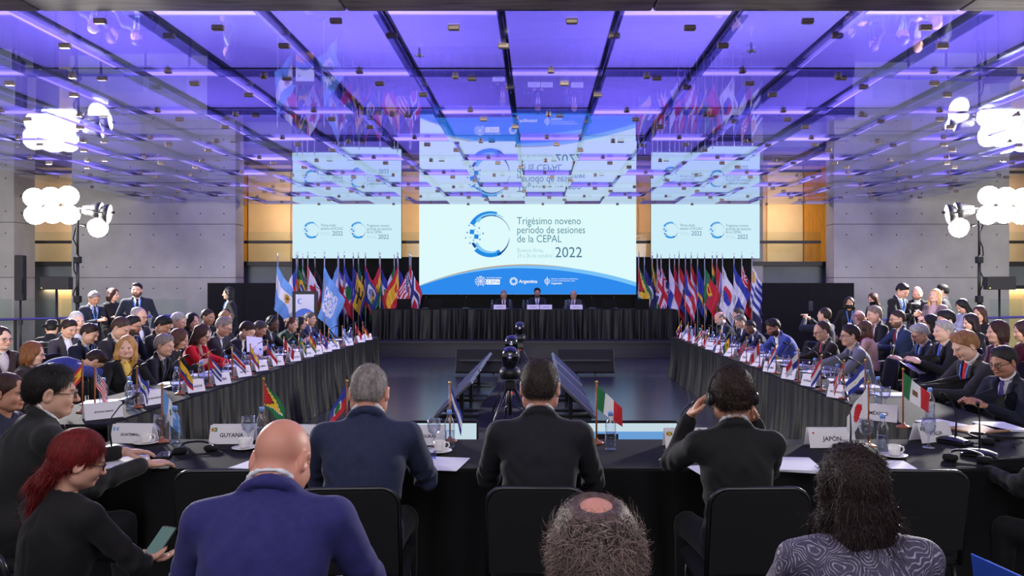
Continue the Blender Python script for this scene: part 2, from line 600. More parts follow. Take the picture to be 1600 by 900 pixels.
# --- centre screen
cx0, cx1 = (655 - 840) * SK, (994 - 840) * SK
ZB = 1.7 - (460 - 447) * SK
cs = led_screen('led_screen', cx0, cx1, ZB, 4.10, 'large centre video wall titled Trigésimo noveno período de sesiones', S_bg, 6, 3)
CW = cx1 - cx0
yS = -.1015


def px(x):            # photo column to centre screen x
    return (x - 840) * SK - (cx0 + cx1) / 2


def pz(y):
    return 1.7 - (y - 447) * SK - ZB


def wave(t, base, peak, pk=0.5):
    return base + (peak - base) * (1 - abs((t - pk) / (pk if t < pk else 1 - pk)) ** 2)


def band(lo, hi, y, m, name):
    n = 40
    V, F = [], []
    for i in range(n + 1):
        t = i / n
        x = -CW / 2 + CW * t
        V += [(x, y, lo(t)), (x, y, max(lo(t), hi(t)))]
    for i in range(n):
        F.append((2 * i, 2 * i + 2, 2 * i + 3, 2 * i + 1))
    MB().add(V, F).build(name, m, cs)


g_ = lambda t: wave(t, pz(446), pz(413), .49)
s_ = lambda t: wave(t, pz(446.6), pz(414.6), .5) if t < .5 else wave(t, pz(441), pz(414.6), .5)
b_ = lambda t: wave(t, pz(447.5), pz(419), .46)
band(lambda t: 0.003, g_, yS, S_gold, 'gold_curve')
band(lambda t: 0.003, s_, yS - .001, S_sky, 'sky_curve')
band(lambda t: 0.003, b_, yS - .002, S_blue, 'blue_curve')
crescent(cs, px(766), pz(366), 36 * SK, yS)
lettering('Trigésimo noveno', .285, S_text, cs, (px(807.5), yS, pz(350.5)), sx=.83)
lettering('período de sesiones', .285, S_text, cs, (px(807.5), yS, pz(364.5)), sx=.80)
lettering('de la CEPAL', .285, S_text, cs, (px(807.5), yS, pz(378.5)), sx=.84)
lettering('Buenos Aires,', .165, S_text2, cs, (px(808), yS, pz(394)), sx=.78)
lettering('24 a 26 de octubre', .165, S_text2, cs, (px(808), yS, pz(402.5)), sx=.74)
lettering('2022', .40, S_dark, cs, (px(867), yS, pz(402)), sx=.93)
MB().box(px(864), px(864.4), yS - .0005, yS, pz(403), pz(389)).build('divider', S_text2, cs)
# white emblems on the blue wave
yT = yS - .004
em = MB()
ex, ez = px(751), pz(439.5)
for r in (2.0, 4.0, 6.0):
    arc_strip(em, ex, ez, yT, 0, 360, lambda t, r=r: (r - .45) * SK, lambda t, r=r: r * SK)
for a in range(0, 180, 45):
    em.cbox((ex, yT, ez), (12 * SK, .0005, .5 * SK), rot=(0, math.radians(a), 0))
for a in (100, 128, 156, 184, 212, 240):
    for s in (1, -1):
        aa = math.radians(a)
        em.cbox((ex + s * -8.2 * SK * math.cos(aa) * -1, yT, ez + 7.2 * SK * math.sin(aa)), (2.6 * SK, .0005, 1.1 * SK), rot=(0, s * (aa + .9), 0))
em.build('globe_emblem', S_white, cs)
MB().box(px(760), px(781), yT - .0005, yT, pz(444.5), pz(436.5)).build('emblem_plate', S_white, cs)
lettering('CEPAL', .118, S_blue, cs, (px(761), yT - .001, pz(443)), sx=1.2)
lettering('NACIONES UNIDAS', .05, S_white, cs, (px(760), yT, pz(435)), sx=.93)
ro = MB()
for r0_, r1_ in ((3.2, 3.9), (4.6, 5.4)):
    arc_strip(ro, px(802.5), pz(439.5), yT, 0, 360, lambda t, r=r0_: r * SK, lambda t, r=r1_: r * SK)
for a in range(0, 360, 30):
    aa = math.radians(a)
    ro.cbox((px(802.5) + 5.9 * SK * math.cos(aa), yT, pz(439.5) + 5.9 * SK * math.sin(aa)), (1.3 * SK, .0005, 1.3 * SK), rot=(0, -aa, 0))
ro.build('rosette_emblem', S_white, cs)
lettering('Argentina', .125, S_white, cs, (px(811), yT, pz(442)), bold=.002)
cr = MB()
for s in range(2):
    arc_strip(cr, px(855), pz(439.5), yT, 0, 360, lambda t, s=s: (2.2 + 1.6 * s) * SK, lambda t, s=s: (2.8 + 1.6 * s) * SK)
cr.box(px(854.6), px(855.4), yT - .0005, yT, pz(446.5), pz(432.5))
cr.build('crest_emblem', S_white, cs)
lettering('Ministerio de Relaciones Exteriores,', .05, S_white, cs, (px(861), yT, pz(436.5)))
lettering('Comercio Internacional y Culto', .05, S_white, cs, (px(861), yT, pz(439.6)))
lettering('Argentina', .075, S_white, cs, (px(861), yT, pz(444)), bold=.001)

# --- side screens
for (a, b, lab) in ((457, 626, 'left side screen with two small crescent emblems above the flags'),
                    (1018, 1187, 'right side screen with two small crescent emblems above the flags')):
    x0, x1 = (a - 840) * SK, (b - 840) * SK
    zb = 1.7 + (447 - 403.5) * SK
    ss = led_screen('led_screen', x0, x1, zb, 4.10, lab, S_bg2, 3, 2)
    q = lambda v: (v - 84.5) * SK                 # pixels from the screen's left edge
    qz = lambda y: 1.7 - (y - 447) * SK - zb
    for (cx_, dx, lines, yb) in ((30, 44, ('Thirty-ninth', 'session of ECLAC'), 0), (103, 116, ('Trigésimo noveno', 'período de sesiones', 'de la CEPAL'), 1)):
        crescent(ss, q(cx_), qz(359.5), 13 * SK, yS)
        for i, ln in enumerate(lines):
            lettering(ln, .105, S_text, ss, (q(dx), yS, qz(354 + i * 5 + yb * .5)), sx=.8)
        n = len(lines)
        lettering('Buenos Aires,', .062, S_text2, ss, (q(dx), yS, qz(359 + (n - 1) * 5.4)), sx=.7)
        lettering('24 a 26 de octubre', .062, S_text2, ss, (q(dx), yS, qz(362 + (n - 1) * 5.4)), sx=.62)
        lettering('2022', .17, S_dark, ss, (q(dx + 18), yS, qz(362.5 + (n - 1) * 5.4)), sx=.85)

# ================================================================== tables
M_cloth = mat('black_tablecloth', (14, 14, 15), 0.85, noise=0.25, scale=14, bump=0.08, bscale=90, spec=.2)
M_skirt = mat('black_pleated_skirt', (9, 9, 10), 0.5, noise=0.2, scale=6, spec=.3)
TZ = 0.755


def table(name, x0, x1, y0, y1, ztop, zbot, label, sides, amp=.022, pitch=.17, seed=1):
    cx_, cy_ = (x0 + x1) / 2, (y0 + y1) / 2
    root = empty(name, (cx_, cy_, zbot), label=label, cat='table')
    H = ztop - zbot
    hx, hy = (x1 - x0) / 2, (y1 - y0) / 2
    MB().cbox((0, 0, H - .02), (2 * hx, 2 * hy, .04), bev=.012).build('tabletop_cloth', M_cloth, root)
    k = 0
    for (sx0, sy0, sx1, sy1) in sides:
        A, B = Vector((sx0 - cx_, sy0 - cy_, 0)), Vector((sx1 - cx_, sy1 - cy_, 0))
        L = (B - A).length
        d = (B - A).normalized()
        nrm = Vector((d.y, -d.x, 0))
        rr = random.Random(seed * 31 + k)
        k += 1
        nf = max(3, int(L / pitch))
        nu = nf * 8
        jit = [rr.uniform(-.35, .35) for _ in range(nf + 2)]
        am = [rr.uniform(.5, 1.5) for _ in range(nf + 2)]

        def fn(u, v, A=A, d=d, nrm=nrm, L=L, nf=nf, jit=jit, am=am):
            s = u * nf
            i = int(min(nf - 1, s))
            fr = s - i
            ph = (s + jit[i] * (1 - fr) + jit[i + 1] * fr) * 2 * PI
            a = am[i] * (1 - fr) + am[i + 1] * fr
            dn = (1 - v)
            off = amp * a * (.25 + .95 * dn) * (math.sin(ph) + .35 * math.sin(2.3 * ph + 2 * dn)) + .012 + .045 * dn * dn
            return A + d * (u * L + .02 * math.sin(ph * .5) * dn) + nrm * off + Vector((0, 0, .004 + (H - .012) * v))
        MB().sheet(fn, nu, 7).build('table_skirt', M_skirt, root)
    for ax in (-hx + .08, hx - .08):
        for ay in (-hy + .08, hy - .08):
            MB().tube([(ax, ay, 0), (ax, ay, H - .04)], .018, 8).build('leg', M_blackmetal, root)
    return root


DX0, DX1, DY0, DY1 = -4.05, 3.40, 18.0, 18.75
table('head_table', DX0, DX1, DY0, DY1, 1.13, .40, 'long head table on the stage under a black pleated skirt',
      [(DX0, DY0, DX1, DY0), (DX0, DY1, DX0, DY0), (DX1, DY0, DX1, DY1)], .05, .24, 2)
LX0, LX1, LY0, LY1 = -3.70, -2.95, 5.02, 13.70
RX0, RX1, RY0, RY1 = 2.50, 3.25, 4.60, 13.70
table('conference_table', LX0, LX1, LY0, LY1, TZ, 0, 'long left conference table with black skirt and rows of small flags',
      [(LX1, LY0, LX1, LY1), (LX1, LY1, LX0, LY1), (LX0, LY1, LX0, LY0)], .02, .16, 3)
table('conference_table', RX0, RX1, RY0, RY1, TZ, 0, 'long right conference table with black skirt and rows of small flags',
      [(RX0, RY1, RX0, RY0), (RX1, RY1, RX0, RY1), (RX1, RY0, RX1, RY1)], .02, .16, 4)
NX0, NX1, NY0, NY1 = -2.62, 3.25, 3.80, 4.55
table('conference_table', NX0, NX1, NY0, NY1, TZ, 0, 'near conference table with black cloth closing the square, seen from behind its delegates',
      [(NX0, NY0, NX1, NY0), (LX1 + .06, NY1, RX0 - .06, NY1)][:1] + [(RX0 - .08, NY1, NX0, NY1), (NX0, NY1, NX0, NY0)], .012, .3, 5)

# ================================================================== flags
WHT, RED, BLU, NAV, YEL, GRN, BLK, SKY, ORG, BRN, GLD, PUR = ((236, 234, 236), (206, 24, 40), (36, 56, 158), (34, 36, 110), (250, 200, 40), (20, 120, 66),
                                                            (16, 16, 18), (112, 164, 224), (236, 120, 30), (120, 80, 50), (214, 160, 40), (70, 50, 150))


def hs(*cols, w=None):
    w = w or [1] * len(cols)
    cum = np.cumsum(w) / sum(w)
    return lambda u, v: cols[int(min(len(cols) - 1, np.searchsorted(cum, v)))]


def vs(*cols, w=None):
    w = w or [1] * len(cols)
    cum = np.cumsum(w) / sum(w)
    return lambda u, v: cols[int(min(len(cols) - 1, np.searchsorted(cum, u)))]


def disc(base, cu, cv, r, col, r2=None, col2=None):
    def f(u, v):
        d = math.hypot((u - cu) * 1.5, v - cv)
        if r2 and d < r2:
            return col2
        return col if d < r else base(u, v)
    return f


def tri(base, col, depth=.45):
    return lambda u, v: col if u < depth * (1 - abs(2 * v - 1)) else base(u, v)


def rect(base, u0, u1, v0, v1, col):
    return lambda u, v: (col(u, v) if callable(col) else col) if (u0 <= u < u1 and v0 <= v < v1) else base(u, v)


def cross(base, cu, cv, w1, c1, w2, c2):
    def f(u, v):
        a, b = abs(u - cu) * 1.5, abs(v - cv)
        if a < w2 or b < w2:
            return c2
        if a < w1 or b < w1:
            return c1
        return base(u, v)
    return f


def diag(base, w1, c1, w2=0, c2=None, up=True):
    def f(u, v):
        d = abs((v - (1 - u if up else u)))
        if d < w2:
            return c2
        return c1 if d < w1 else base(u, v)
    return f


def star(base, cu, cv, r, col, n=5):
    def f(u, v):
        x, y = (u - cu) * 1.5, cv - v
        d = math.hypot(x, y)
        if d > r:
            return base(u, v)
        a = (math.atan2(x, y) % (2 * PI / n)) - PI / n
        return col if d < r * .42 / max(.42, math.cos(PI - abs(a) * n * .5 - PI / 2 + 1e-6) * .0 + (.42 + .58 * (1 - abs(a) / (PI / n)) * 0 + .58 * (1 - abs(abs(a) - PI / n) / (PI / n)) * 0 + .2)) else base(u, v)
    return f


solid = lambda c: (lambda u, v: c)


def union(u, v):
    if abs(u - .5) * 1.5 < .1 or abs(v - .5) < .1:
        return RED
    if abs(u - .5) * 1.5 < .18 or abs(v - .5) < .18:
        return WHT
    if abs(v - u) < .07 or abs(v - 1 + u) < .07:
        return RED
    if abs(v - u) < .16 or abs(v - 1 + u) < .16:
        return WHT
    return NAV


def canton(base, fn, u1=.5, v1=.5):
    return lambda u, v: fn(u / u1, v / v1) if (u < u1 and v < v1) else base(u, v)


def usa(u, v):
    if u < .42 and v < .54:
        return WHT if (int(u * 26) % 2 == 0 and int(v * 22) % 2 == 0) else NAV
    return RED if int(v * 13) % 2 == 0 else WHT


def uruguay(u, v):
    if u < .36 and v < .55:
        return GLD if math.hypot((u - .18) * 1.5, v - .28) < .17 else WHT
    return WHT if int(v * 9) % 2 == 0 else BLU


def belize(u, v):
    if v < .1 or v > .9:
        return RED
    d = math.hypot((u - .5) * 1.5, v - .5)
    return (GRN if d > .24 else ((BRN if (u * 20) % 2 < 1 else SKY) if d < .14 else WHT)) if d < .3 else BLU


def korea(u, v):
    d = math.hypot((u - .5) * 1.5, v - .5)
    if d < .25:
        return RED if v < .5 + .06 * math.sin((u - .5) * 18) else BLU
    for cu, cv in ((.16, .2), (.84, .2), (.16, .8), (.84, .8)):
        if abs(u - cu) < .07 and abs(v - cv) < .1 and int((v - cv + .1) * 25) % 2 == 0:
            return BLK
    return WHT


def unflag(u, v):
    d = math.hypot((u - .5) * 1.5, v - .5)
    if .24 < d < .33 and v > .28:
        return WHT
    if d < .22 and (int(d * 28) % 2 == 0 or int(math.atan2(u - .5, v - .5) * 4) % 2 == 0):
        return WHT
    return SKY


def canada(u, v):
    if u < .25 or u > .75:
        return RED
    x, y = abs(u - .5) * 1.5, v
    leaf = (x < .05 and .2 < y < .85) or (x < .28 * (1 - abs(y - .45) / .2) and .25 < y < .65) or (x < .16 and .6 < y < .68)
    return RED if leaf else WHT


def brazil(u, v):
    x, y = abs(u - .5), abs(v - .5)
    if math.hypot(x * 1.45, y) < .23:
        return WHT if abs(v - .47 - (u - .5) * .2) < .035 else BLU
    return YEL if x / .43 + y / .4 < 1 else GRN


def jamaica(u, v):
    if abs(v - u) < .11 or abs(v - 1 + u) < .11:
        return YEL
    return GRN if (v < u) == (v < 1 - u) else BLK


def guyana(u, v):
    t = 1 - abs(2 * v - 1)
    if u < .42 * t:
        return RED
    if u < .46 * t + .02:
        return BLK
    if u < .88 * t:
        return YEL
    return WHT if u < .93 * t + .03 else GRN


def barbados(u, v):
    if u < .33 or u > .67:
        return (40, 40, 140)
    x = abs(u - .5)
    return BLK if (x < .018 and .25 < v < .8) or (.08 < x < .115 and .25 < v < .55) or (x < .115 and .5 < v < .56) else YEL


def stripes9(c1, c2):
    return lambda u, v: c1 if int(v * 9) % 2 == 0 else c2


F_ = {
    'argentina': disc(hs(SKY, WHT, SKY), .5, .5, .11, GLD, .05, BRN), 'un': unflag, 'canada': canada, 'germany': hs(BLK, RED, YEL),
    'chile': rect(hs(WHT, RED), 0, .34, 0, .5, star(solid(BLU), .5, .5, .25, WHT)), 'brazil': brazil,
    'bolivia': disc(hs(RED, YEL, GRN), .5, .5, .1, BRN), 'haiti': rect(hs(BLU, RED), .34, .66, .3, .7, disc(solid(WHT), .5, .5, .2, GRN)),
    'barbados': barbados, 'dominica': cross(solid(GRN), .5, .5, .12, YEL, .05, BLK), 'belize': belize,
    'guatemala': disc(vs(SKY, WHT, SKY), .5, .5, .13, GRN, .06, BRN), 'salvador': disc(hs(BLU, WHT, BLU), .5, .5, .1, GRN, .06, YEL),
    'mexico': disc(vs(GRN, WHT, RED), .5, .5, .14, BRN), 'spain': disc(hs(RED, YEL, RED, w=[1, 2, 1]), .35, .5, .13, RED), 'usa': usa,
    'norway': cross(solid(RED), .38, .5, .16, WHT, .08, NAV), 'guyana': guyana, 'jamaica': jamaica, 'uk': union,
    'ensign': canton(solid(NAV), union), 'ensign_crest': disc(canton(solid(NAV), union), .75, .5, .16, GLD, .08, GRN),
    'red_ensign': disc(canton(solid(RED), union), .75, .5, .16, WHT, .1, GRN), 'panama': lambda u, v: (WHT if v < .5 else BLU) if u < .5 else (RED if v < .5 else WHT),
    'paraguay': disc(hs(RED, WHT, BLU), .5, .5, .12, WHT, .07, GRN), 'netherlands': hs(RED, WHT, BLU), 'puerto': tri(hs(RED, WHT, RED, WHT, RED), BLU, .55),
    'curacao': rect(solid(BLU), 0, 1, .62, .75, YEL), 'portugal': disc(vs(GRN, RED, w=[2, 3]), .4, .5, .18, YEL, .1, RED), 'grenada': rect(diag(solid(YEL), .5, GRN), 0, 1, 0, .15, RED),
    'peru': vs(RED, WHT, RED), 'korea': korea, 'honduras': hs(BLU, WHT, BLU), 'uruguay': uruguay, 'cuba': tri(stripes9(BLU, WHT) if False else hs(BLU, WHT, BLU, WHT, BLU), RED, .55),
    'costa': hs(BLU, WHT, RED, WHT, BLU, w=[1, 1, 2, 1, 1]), 'ecuador': disc(hs(YEL, BLU, RED, w=[2, 1, 1]), .5, .5, .15, BRN), 'colombia': hs(YEL, BLU, RED, w=[2, 1, 1]),
    'japan': disc(solid(WHT), .5, .5, .3, RED), 'dominican': lambda u, v: WHT if abs(u - .5) * 1.5 < .12 or abs(v - .5) < .12 else (BLU if (u < .5) == (v < .5) else RED),
    'vincent': rect(vs(BLU, YEL, GRN, w=[1, 2, 1]), .4, .6, .35, .65, GRN), 'trinidad': diag(solid(RED), .22, WHT, .15, BLK, False), 'venezuela': disc(hs(YEL, BLU, RED), .5, .5, .08, WHT),
    'suriname': disc(hs(GRN, WHT, RED, WHT, GRN, w=[2, 1, 4, 1, 2]), .5, .5, .15, YEL), 'italy': vs(GRN, WHT, RED), 'turkey': disc(solid(RED), .4, .5, .24, WHT, .17, RED),
    'lucia': tri(solid(SKY), YEL, .6), 'antigua': lambda u, v: RED if v < abs(u - .5) * 2 * 0 + 0 or v > 1 - abs(2 * u - 1) else (BLK if v < .4 else (SKY if v < .6 else WHT)),
    'france': vs(BLU, WHT, RED), 'bahamas': tri(hs(SKY, YEL, SKY), BLK, .5), 'navy_white': disc(solid(NAV), .5, .5, .2, WHT), 'blue': solid((48, 62, 170)),
    'nicaragua': disc(hs(BLU, WHT, BLU), .5, .5, .09, YEL),
}


def flag_cloth(design, nu, nv, fn, name, m):
    V = [fn(i / nu, j / nv) for j in range(nv + 1) for i in range(nu + 1)]
    Fc = [(j * (nu + 1) + i, j * (nu + 1) + i + 1, (j + 1) * (nu + 1) + i + 1, (j + 1) * (nu + 1) + i) for j in range(nv) for i in range(nu)]
    me = bpy.data.meshes.new(name)
    me.from_pydata(V, [], Fc)
    at = me.color_attributes.new('Col', 'FLOAT_COLOR', 'CORNER')
    cols = []
    for j in range(nv):
        for i in range(nu):
            c = srgb(*design((i + .5) / nu, (j + .5) / nv))
            cols += [c[0], c[1], c[2], 1.0] * 4
    at.data.foreach_set('color', cols)
    me.polygons.foreach_set('use_smooth', [True] * len(Fc))
    me.materials.append(m)
    return me


M_flag = attr_mat('woven_flag_cloth', 0.6, sheen=0.25)
M_pole = mat('pale_flag_pole', (196, 190, 176), 0.35, 0.4)
M_wood = mat('varnished_wood', (150, 84, 44), 0.4, noise=.15, scale=30)
M_gold = mat('brass', (214, 166, 70), 0.3, 1.0)
FY = 18.95


def stand_flag(pxx, design, label, y=FY, H=2.42, clothh=.80, fly=1.18, width=.46, ang=66, seed=0, s=1):
    x = (pxx - 840) * y / FPX
    root = empty('standing_flag', (x, y, 0), label=label, cat='flag', group='tall flags on poles behind the head table')
    MB().lathe([(0, .03), (.15, .028), (.16, 0), (0, 0)][::-1], 14).lathe([(.03, .03), (.02, .12), (.0, .12)], 10).build('base', M_blackmetal, root)
    MB().tube([(0, 0, .05), (0, 0, H)], .014, 8).build('pole', M_pole, root)
    MB().lathe([(0, H), (.02, H + .005), (.02, H + .03), (.012, H + .04), (.018, H + .07), (.0, H + .17)], 8).build('finial', M_chrome, root)
    rr = random.Random(seed + 17)
    p1, p2 = rr.uniform(0, 6), rr.uniform(0, 6)
    zt = H - .05
    hi = 1.35 + rr.uniform(0, .5)

    def fn(u, v):
        drop = u * fly * math.sin(math.radians(ang))
        z = zt - v * clothh * (1 - .10 * u) - drop
        T = min(1, max(0, (zt - z) / .9)) ** .75
        ph = -1.0 + (hi + 1.0) * u
        x0 = math.sin(-1.0) * width * .5
        Dn = min(1, max(0, (zt - z - .35) / 1.0))
        xx = (math.sin(ph) * width * .55 - x0 * .9) * T * (.55 + .45 * min(1, u * 3 + .2)) - .50 * Dn * width * min(1, 3 * u)
        fold = .05 * math.sin(u * 17 + p1 + v) * min(1, u * 4) * (.4 + .6 * T)
        return (s * (xx + .012 * math.sin(9 * v + p2) * u), -.02 + fold - .04 * u * T, z)
    obj('cloth', flag_cloth(F_[design], 34, 26, fn, 'flag_cloth', M_flag), root)
    return root


SF = [  # photo column, design, label, depth offset
    (458, 'chile', 'tall white and red flag with dark blue canton left of the lectern', .25), (470, 'brazil', 'tall green and yellow flag behind the lectern', .45),
    (478, 'suriname', 'tall green, white and red striped flag behind the lectern', .6), (486, 'canada', 'tall red and white maple leaf flag right behind the lectern', .3),
    (497, 'germany', 'tall black, red and gold flag between the maple leaf and the pale blue flag', .5), (523, 'argentina', 'tall narrow sky blue and white flag right of the pale blue emblem flag', .3),
    (534, 'costa', 'tall blue, white and red striped flag between the sky blue and the half red flag', .55), (543, 'haiti', 'tall half blue half red flag with white centre panel', .2),
    (557, 'barbados', 'tall blue and yellow flag with black trident', .15), (565, 'dominica', 'tall green flag with dark cross right of the trident flag', .5),
    (576, 'belize', 'tall blue flag with red edges and white disc', .3), (589, 'bolivia', 'tall red, yellow and green flag near the head table', .35),
    (598, 'salvador', 'tall blue and white striped flag with small green emblem', .5), (611, 'mexico', 'tall green, white and red flag behind the left end of the head table', .5),
    (617, 'spain', 'tall red and yellow flag behind the left end of the head table', .35), (626, 'blue', 'tall plain blue flag left of the stars and stripes', .6),
    (637, 'usa', 'tall stars and stripes flag', .35), (645, 'norway', 'tall red flag with dark blue and white cross left of the centre screen', .25),
    (1003, 'guyana', 'tall green, white, red and yellow flag right of the centre screen', .3), (1012, 'navy_white', 'tall dark blue flag with white disc right of the centre screen', .5),
    (1024, 'jamaica', 'tall black, green and yellow flag with saltire', .6), (1032, 'uk', 'tall flag with red, white and blue crosses', .35),
    (1038, 'ensign', 'tall dark blue ensign behind the crossed flag', .6), (1051, 'panama', 'tall quartered flag in white, blue and red', .25),
    (1059, 'turkey', 'tall deep red flag behind the quartered one', .6), (1066, 'paraguay', 'tall red, white and blue flag with small wreath', .35),
    (1076, 'puerto', 'tall red and white striped flag with blue triangle', .25), (1085, 'netherlands', 'tall plain red, white and blue flag beside the blue and yellow one', .55),
    (1095, 'curacao', 'tall blue flag with one yellow stripe', .3), (1106, 'portugal', 'tall green and red flag with yellow emblem', .2),
    (1118, 'grenada', 'tall yellow and green flag behind the red and white one', .6), (1125, 'peru', 'tall red, white and red flag left of the white one with a disc', .4),
    (1134, 'korea', 'tall white flag with red and blue disc', .2), (1152, 'honduras', 'tall blue, white and blue flag right of the white one with a disc', .3),
    (1164, 'red_ensign', 'tall red ensign between two blue and white flags', .5), (1180, 'uruguay', 'tall white flag with blue stripes and gold sun at the right end'
     , .2)]
rs = random.Random(4)
for i, (p, dsg, lab, dy) in enumerate(SF):
    sd = -1 if (p < 800 and rs.random() < .25) else 1
    yy = FY + dy * 1.1
    stand_flag(p - (5 if sd > 0 else -5), dsg, lab, yy, 2.42 + rs.uniform(-.02, .05), .80 + rs.uniform(-.05, .1), 1.02, rs.uniform(.50, .62), rs.uniform(74, 84), i, sd)
stand_flag(434, 'argentina', 'large sky blue and white flag with gold sun left of the lectern', 17.2, 2.36, .85, 1.08, .80, 70, 51, 1)
stand_flag(507, 'un', 'large pale blue flag with white globe emblem beside the lectern', 16.6, 2.33, 1.0, .95, .72, 74, 52, 1)

# ================================================================== lectern
lx, ly = (481 - 840) * 17.0 / FPX, 17.0
le = empty('lectern', (lx, ly, 0), label='black lectern with framed white and blue event poster', cat='lectern')
z1 = 1.7 - (455 - 447) * 17.0 / FPX
MB().cbox((0, .05, .55), (.5, .4, 1.1), bev=.01).build('body', M_black, le)
MB().cbox((0, -.19, z1 - .43), (.58, .05, .86), bev=.008).build('frame', M_blackmetal, le)
po = MB().box(-.21, .21, -.222, -.216, z1 - .8, z1 - .07).build('poster', emit('poster_white', (225, 228, 236), .55) if False else mat('poster_paper', (232, 234, 240), .5), le)
M_pb, M_py = mat('poster_blue', (80, 120, 210), .5), mat('poster_gold', (226, 160, 60), .5)
wv = MB()
V = []
n = 14
for i in range(n + 1):
    t = i / n
    V += [(-.21 + .42 * t, -.2235, z1 - .8), (-.21 + .42 * t, -.2235, z1 - .5 + .11 * math.sin(t * PI * .9 + .2))]
wv.add(V, [(2 * i, 2 * i + 2, 2 * i + 3, 2 * i + 1) for i in range(n)])
wv.build('poster_wave', M_pb, po)
wv = MB()
V = []
for i in range(n + 1):
    t = i / n
    V += [(-.21 + .42 * t, -.2245, z1 - .8), (-.21 + .42 * t, -.2245, z1 - .66 + .1 * math.sin(t * PI * .8 + .5))]
wv.add(V, [(2 * i, 2 * i + 2, 2 * i + 3, 2 * i + 1) for i in range(n)])
wv.build('poster_wave', M_py, po)
arc_strip(MB(), -.09, z1 - .23, -.2235, 60, 300, lambda t: .05, lambda t: .055 + .02 * math.sin(t * PI)).build('poster_emblem', M_pb, po)
MB().tube([(.2, -.1, z1), (.24, -.25, z1 + .12), (.4, -.4, z1 + .05)], [.008, .006, .006], 6).build('microphone', M_blackmetal, le)

# ================================================================== floor monitors
M_screen_back = mat('monitor_back', (9, 9, 10), .7, spec=.25)
for (xc, lab) in ((-1.02, 'black floor monitor on the left in front of the stage, back to the camera'), (.92, 'black floor monitor on the right in front of the stage, back to the camera')):
    r = empty('floor_monitor', (xc, 14.0, 0), label=lab, cat='monitor')
    MB().cbox((0, 0, .27), (1.08, .06, .46), rot=(-.35, 0, 0), bev=.015).build('casing', M_screen_back, r)
    MB().cbox((0, -.045, .29), (.95, .02, .035), rot=(-.35, 0, 0)).build('vent_strip', M_blackmetal, r)
    MB().cbox((0, .035, .26), (1.02, .004, .42), rot=(-.35, 0, 0)).build('display', emit('monitor_glow', (150, 200, 235), .8), r)
    MB().cbox((0, .05, .45), (.08, .004, .012), rot=(-.35, 0, 0)).build('maker_mark', M_chrome, r)
    for s in (-.18, .18):
        MB().tube([(s, -.05, .012), (s, .12, .012)], .012, 6).tube([(s, 0, .012), (s, .0, .2)], .014, 6).build('stand_leg', M_blackmetal, r)
S_mon = emit('monitor_slide', (206, 228, 238), .9)
S_monb = emit('monitor_slide_blue', (110, 165, 225), .9)
for s, side in ((-1, 'left'), (1, 'right')):
    for k, (yy, ordn) in enumerate(((12.4, 'farthest'), (10.95, 'middle'), (9.6, 'nearest'))):
        r = empty('tilted_monitor', (-.28 + s * .76, yy, 0), label='%s of the three monitors leaning towards the %s table' % (ordn, side), cat='monitor')
        rot = (0, s * .80, 0)
        MB().cbox((0, 0, .30), (.045, 1.12, .64), rot=(0, -s * .80, 0), bev=.008).build('casing', mat('monitor_silver_edge', (110, 112, 118), .35, .6), r)
        c_, sn = math.cos(.8), math.sin(.8)
        MB().cbox((s * .025 * c_, 0, .30 + .025 * sn), (.004, 1.06, .58), rot=(0, -s * .80, 0)).build('display', mat('dim_blue_display', (58, 64, 98), .25), r)
        MB().box(-.27, .27, -.05, .05, 0, .025).cbox((-s * .05, 0, .16), (.05, .08, .3)).build('stand', M_blackmetal, r)
        MB().box(-.27, .27, .4, .48, 0, .02).build('foot', M_blackmetal, r)
for (xa, xb, lab, k) in ((-1.45, -.44, 'lit monitor on the floor beyond the near table, left of the centre delegate', 0),
                         (.02, 1.05, 'lit monitor on the floor beyond the near table, right of the centre delegate', 1)):
    r = empty('floor_monitor', ((xa + xb) / 2, 5.45, 0), label=lab, cat='monitor')
    w_ = xb - xa
    MB().cbox((0, .03, .395), (w_, .05, .60), rot=(-.12, 0, 0), bev=.01).build('casing', M_screen_back, r)
    d = MB().cbox((0, -.002, .40), (w_ - .03, .006, .56), rot=(-.12, 0, 0)).build('display', S_mon, r)
    MB().cbox((.12 if k else -.1, -.018, .56), (w_ * .6, .004, .13), rot=(-.12, 0, 0)).build('video_window', S_monb, d)
    if k:
        MB().cbox((-.02, -.023, .55), (.12, .003, .1), rot=(-.12, 0, 0)).build('video_face', emit('monitor_face', (120, 70, 60), .8), d)
        MB().cbox((-.02, -.0255, .58), (.16, .003, .06), rot=(-.12, 0, 0)).build('video_hair', emit('monitor_hair', (30, 22, 26), .8), d)
    MB().box(-.3, .3, -.1, .18, 0, .03).cbox((0, .06, .12), (.1, .04, .24)).build('stand', M_blackmetal, r)

# cable runner and cables between the monitors
cb = drape_sheet(-.72, .16, 0, 0, 1, 0, 4)
rr = random.Random(9)
cm = MB().sheet(lambda u, v: (-.75 + .94 * u + .05 * math.sin(9 * v + 3 * u), 6.6 + 7.0 * v, .015 + .03 * abs(math.sin(17 * v + 5 * u) * math.sin(31 * v * u + 2)) * min(1, 8 * u * (1 - u))), 20, 80)
tag(cm.build('floor_cover', M_black), 'crumpled black cloth laid along the middle of the floor under the tripods', 'cloth')

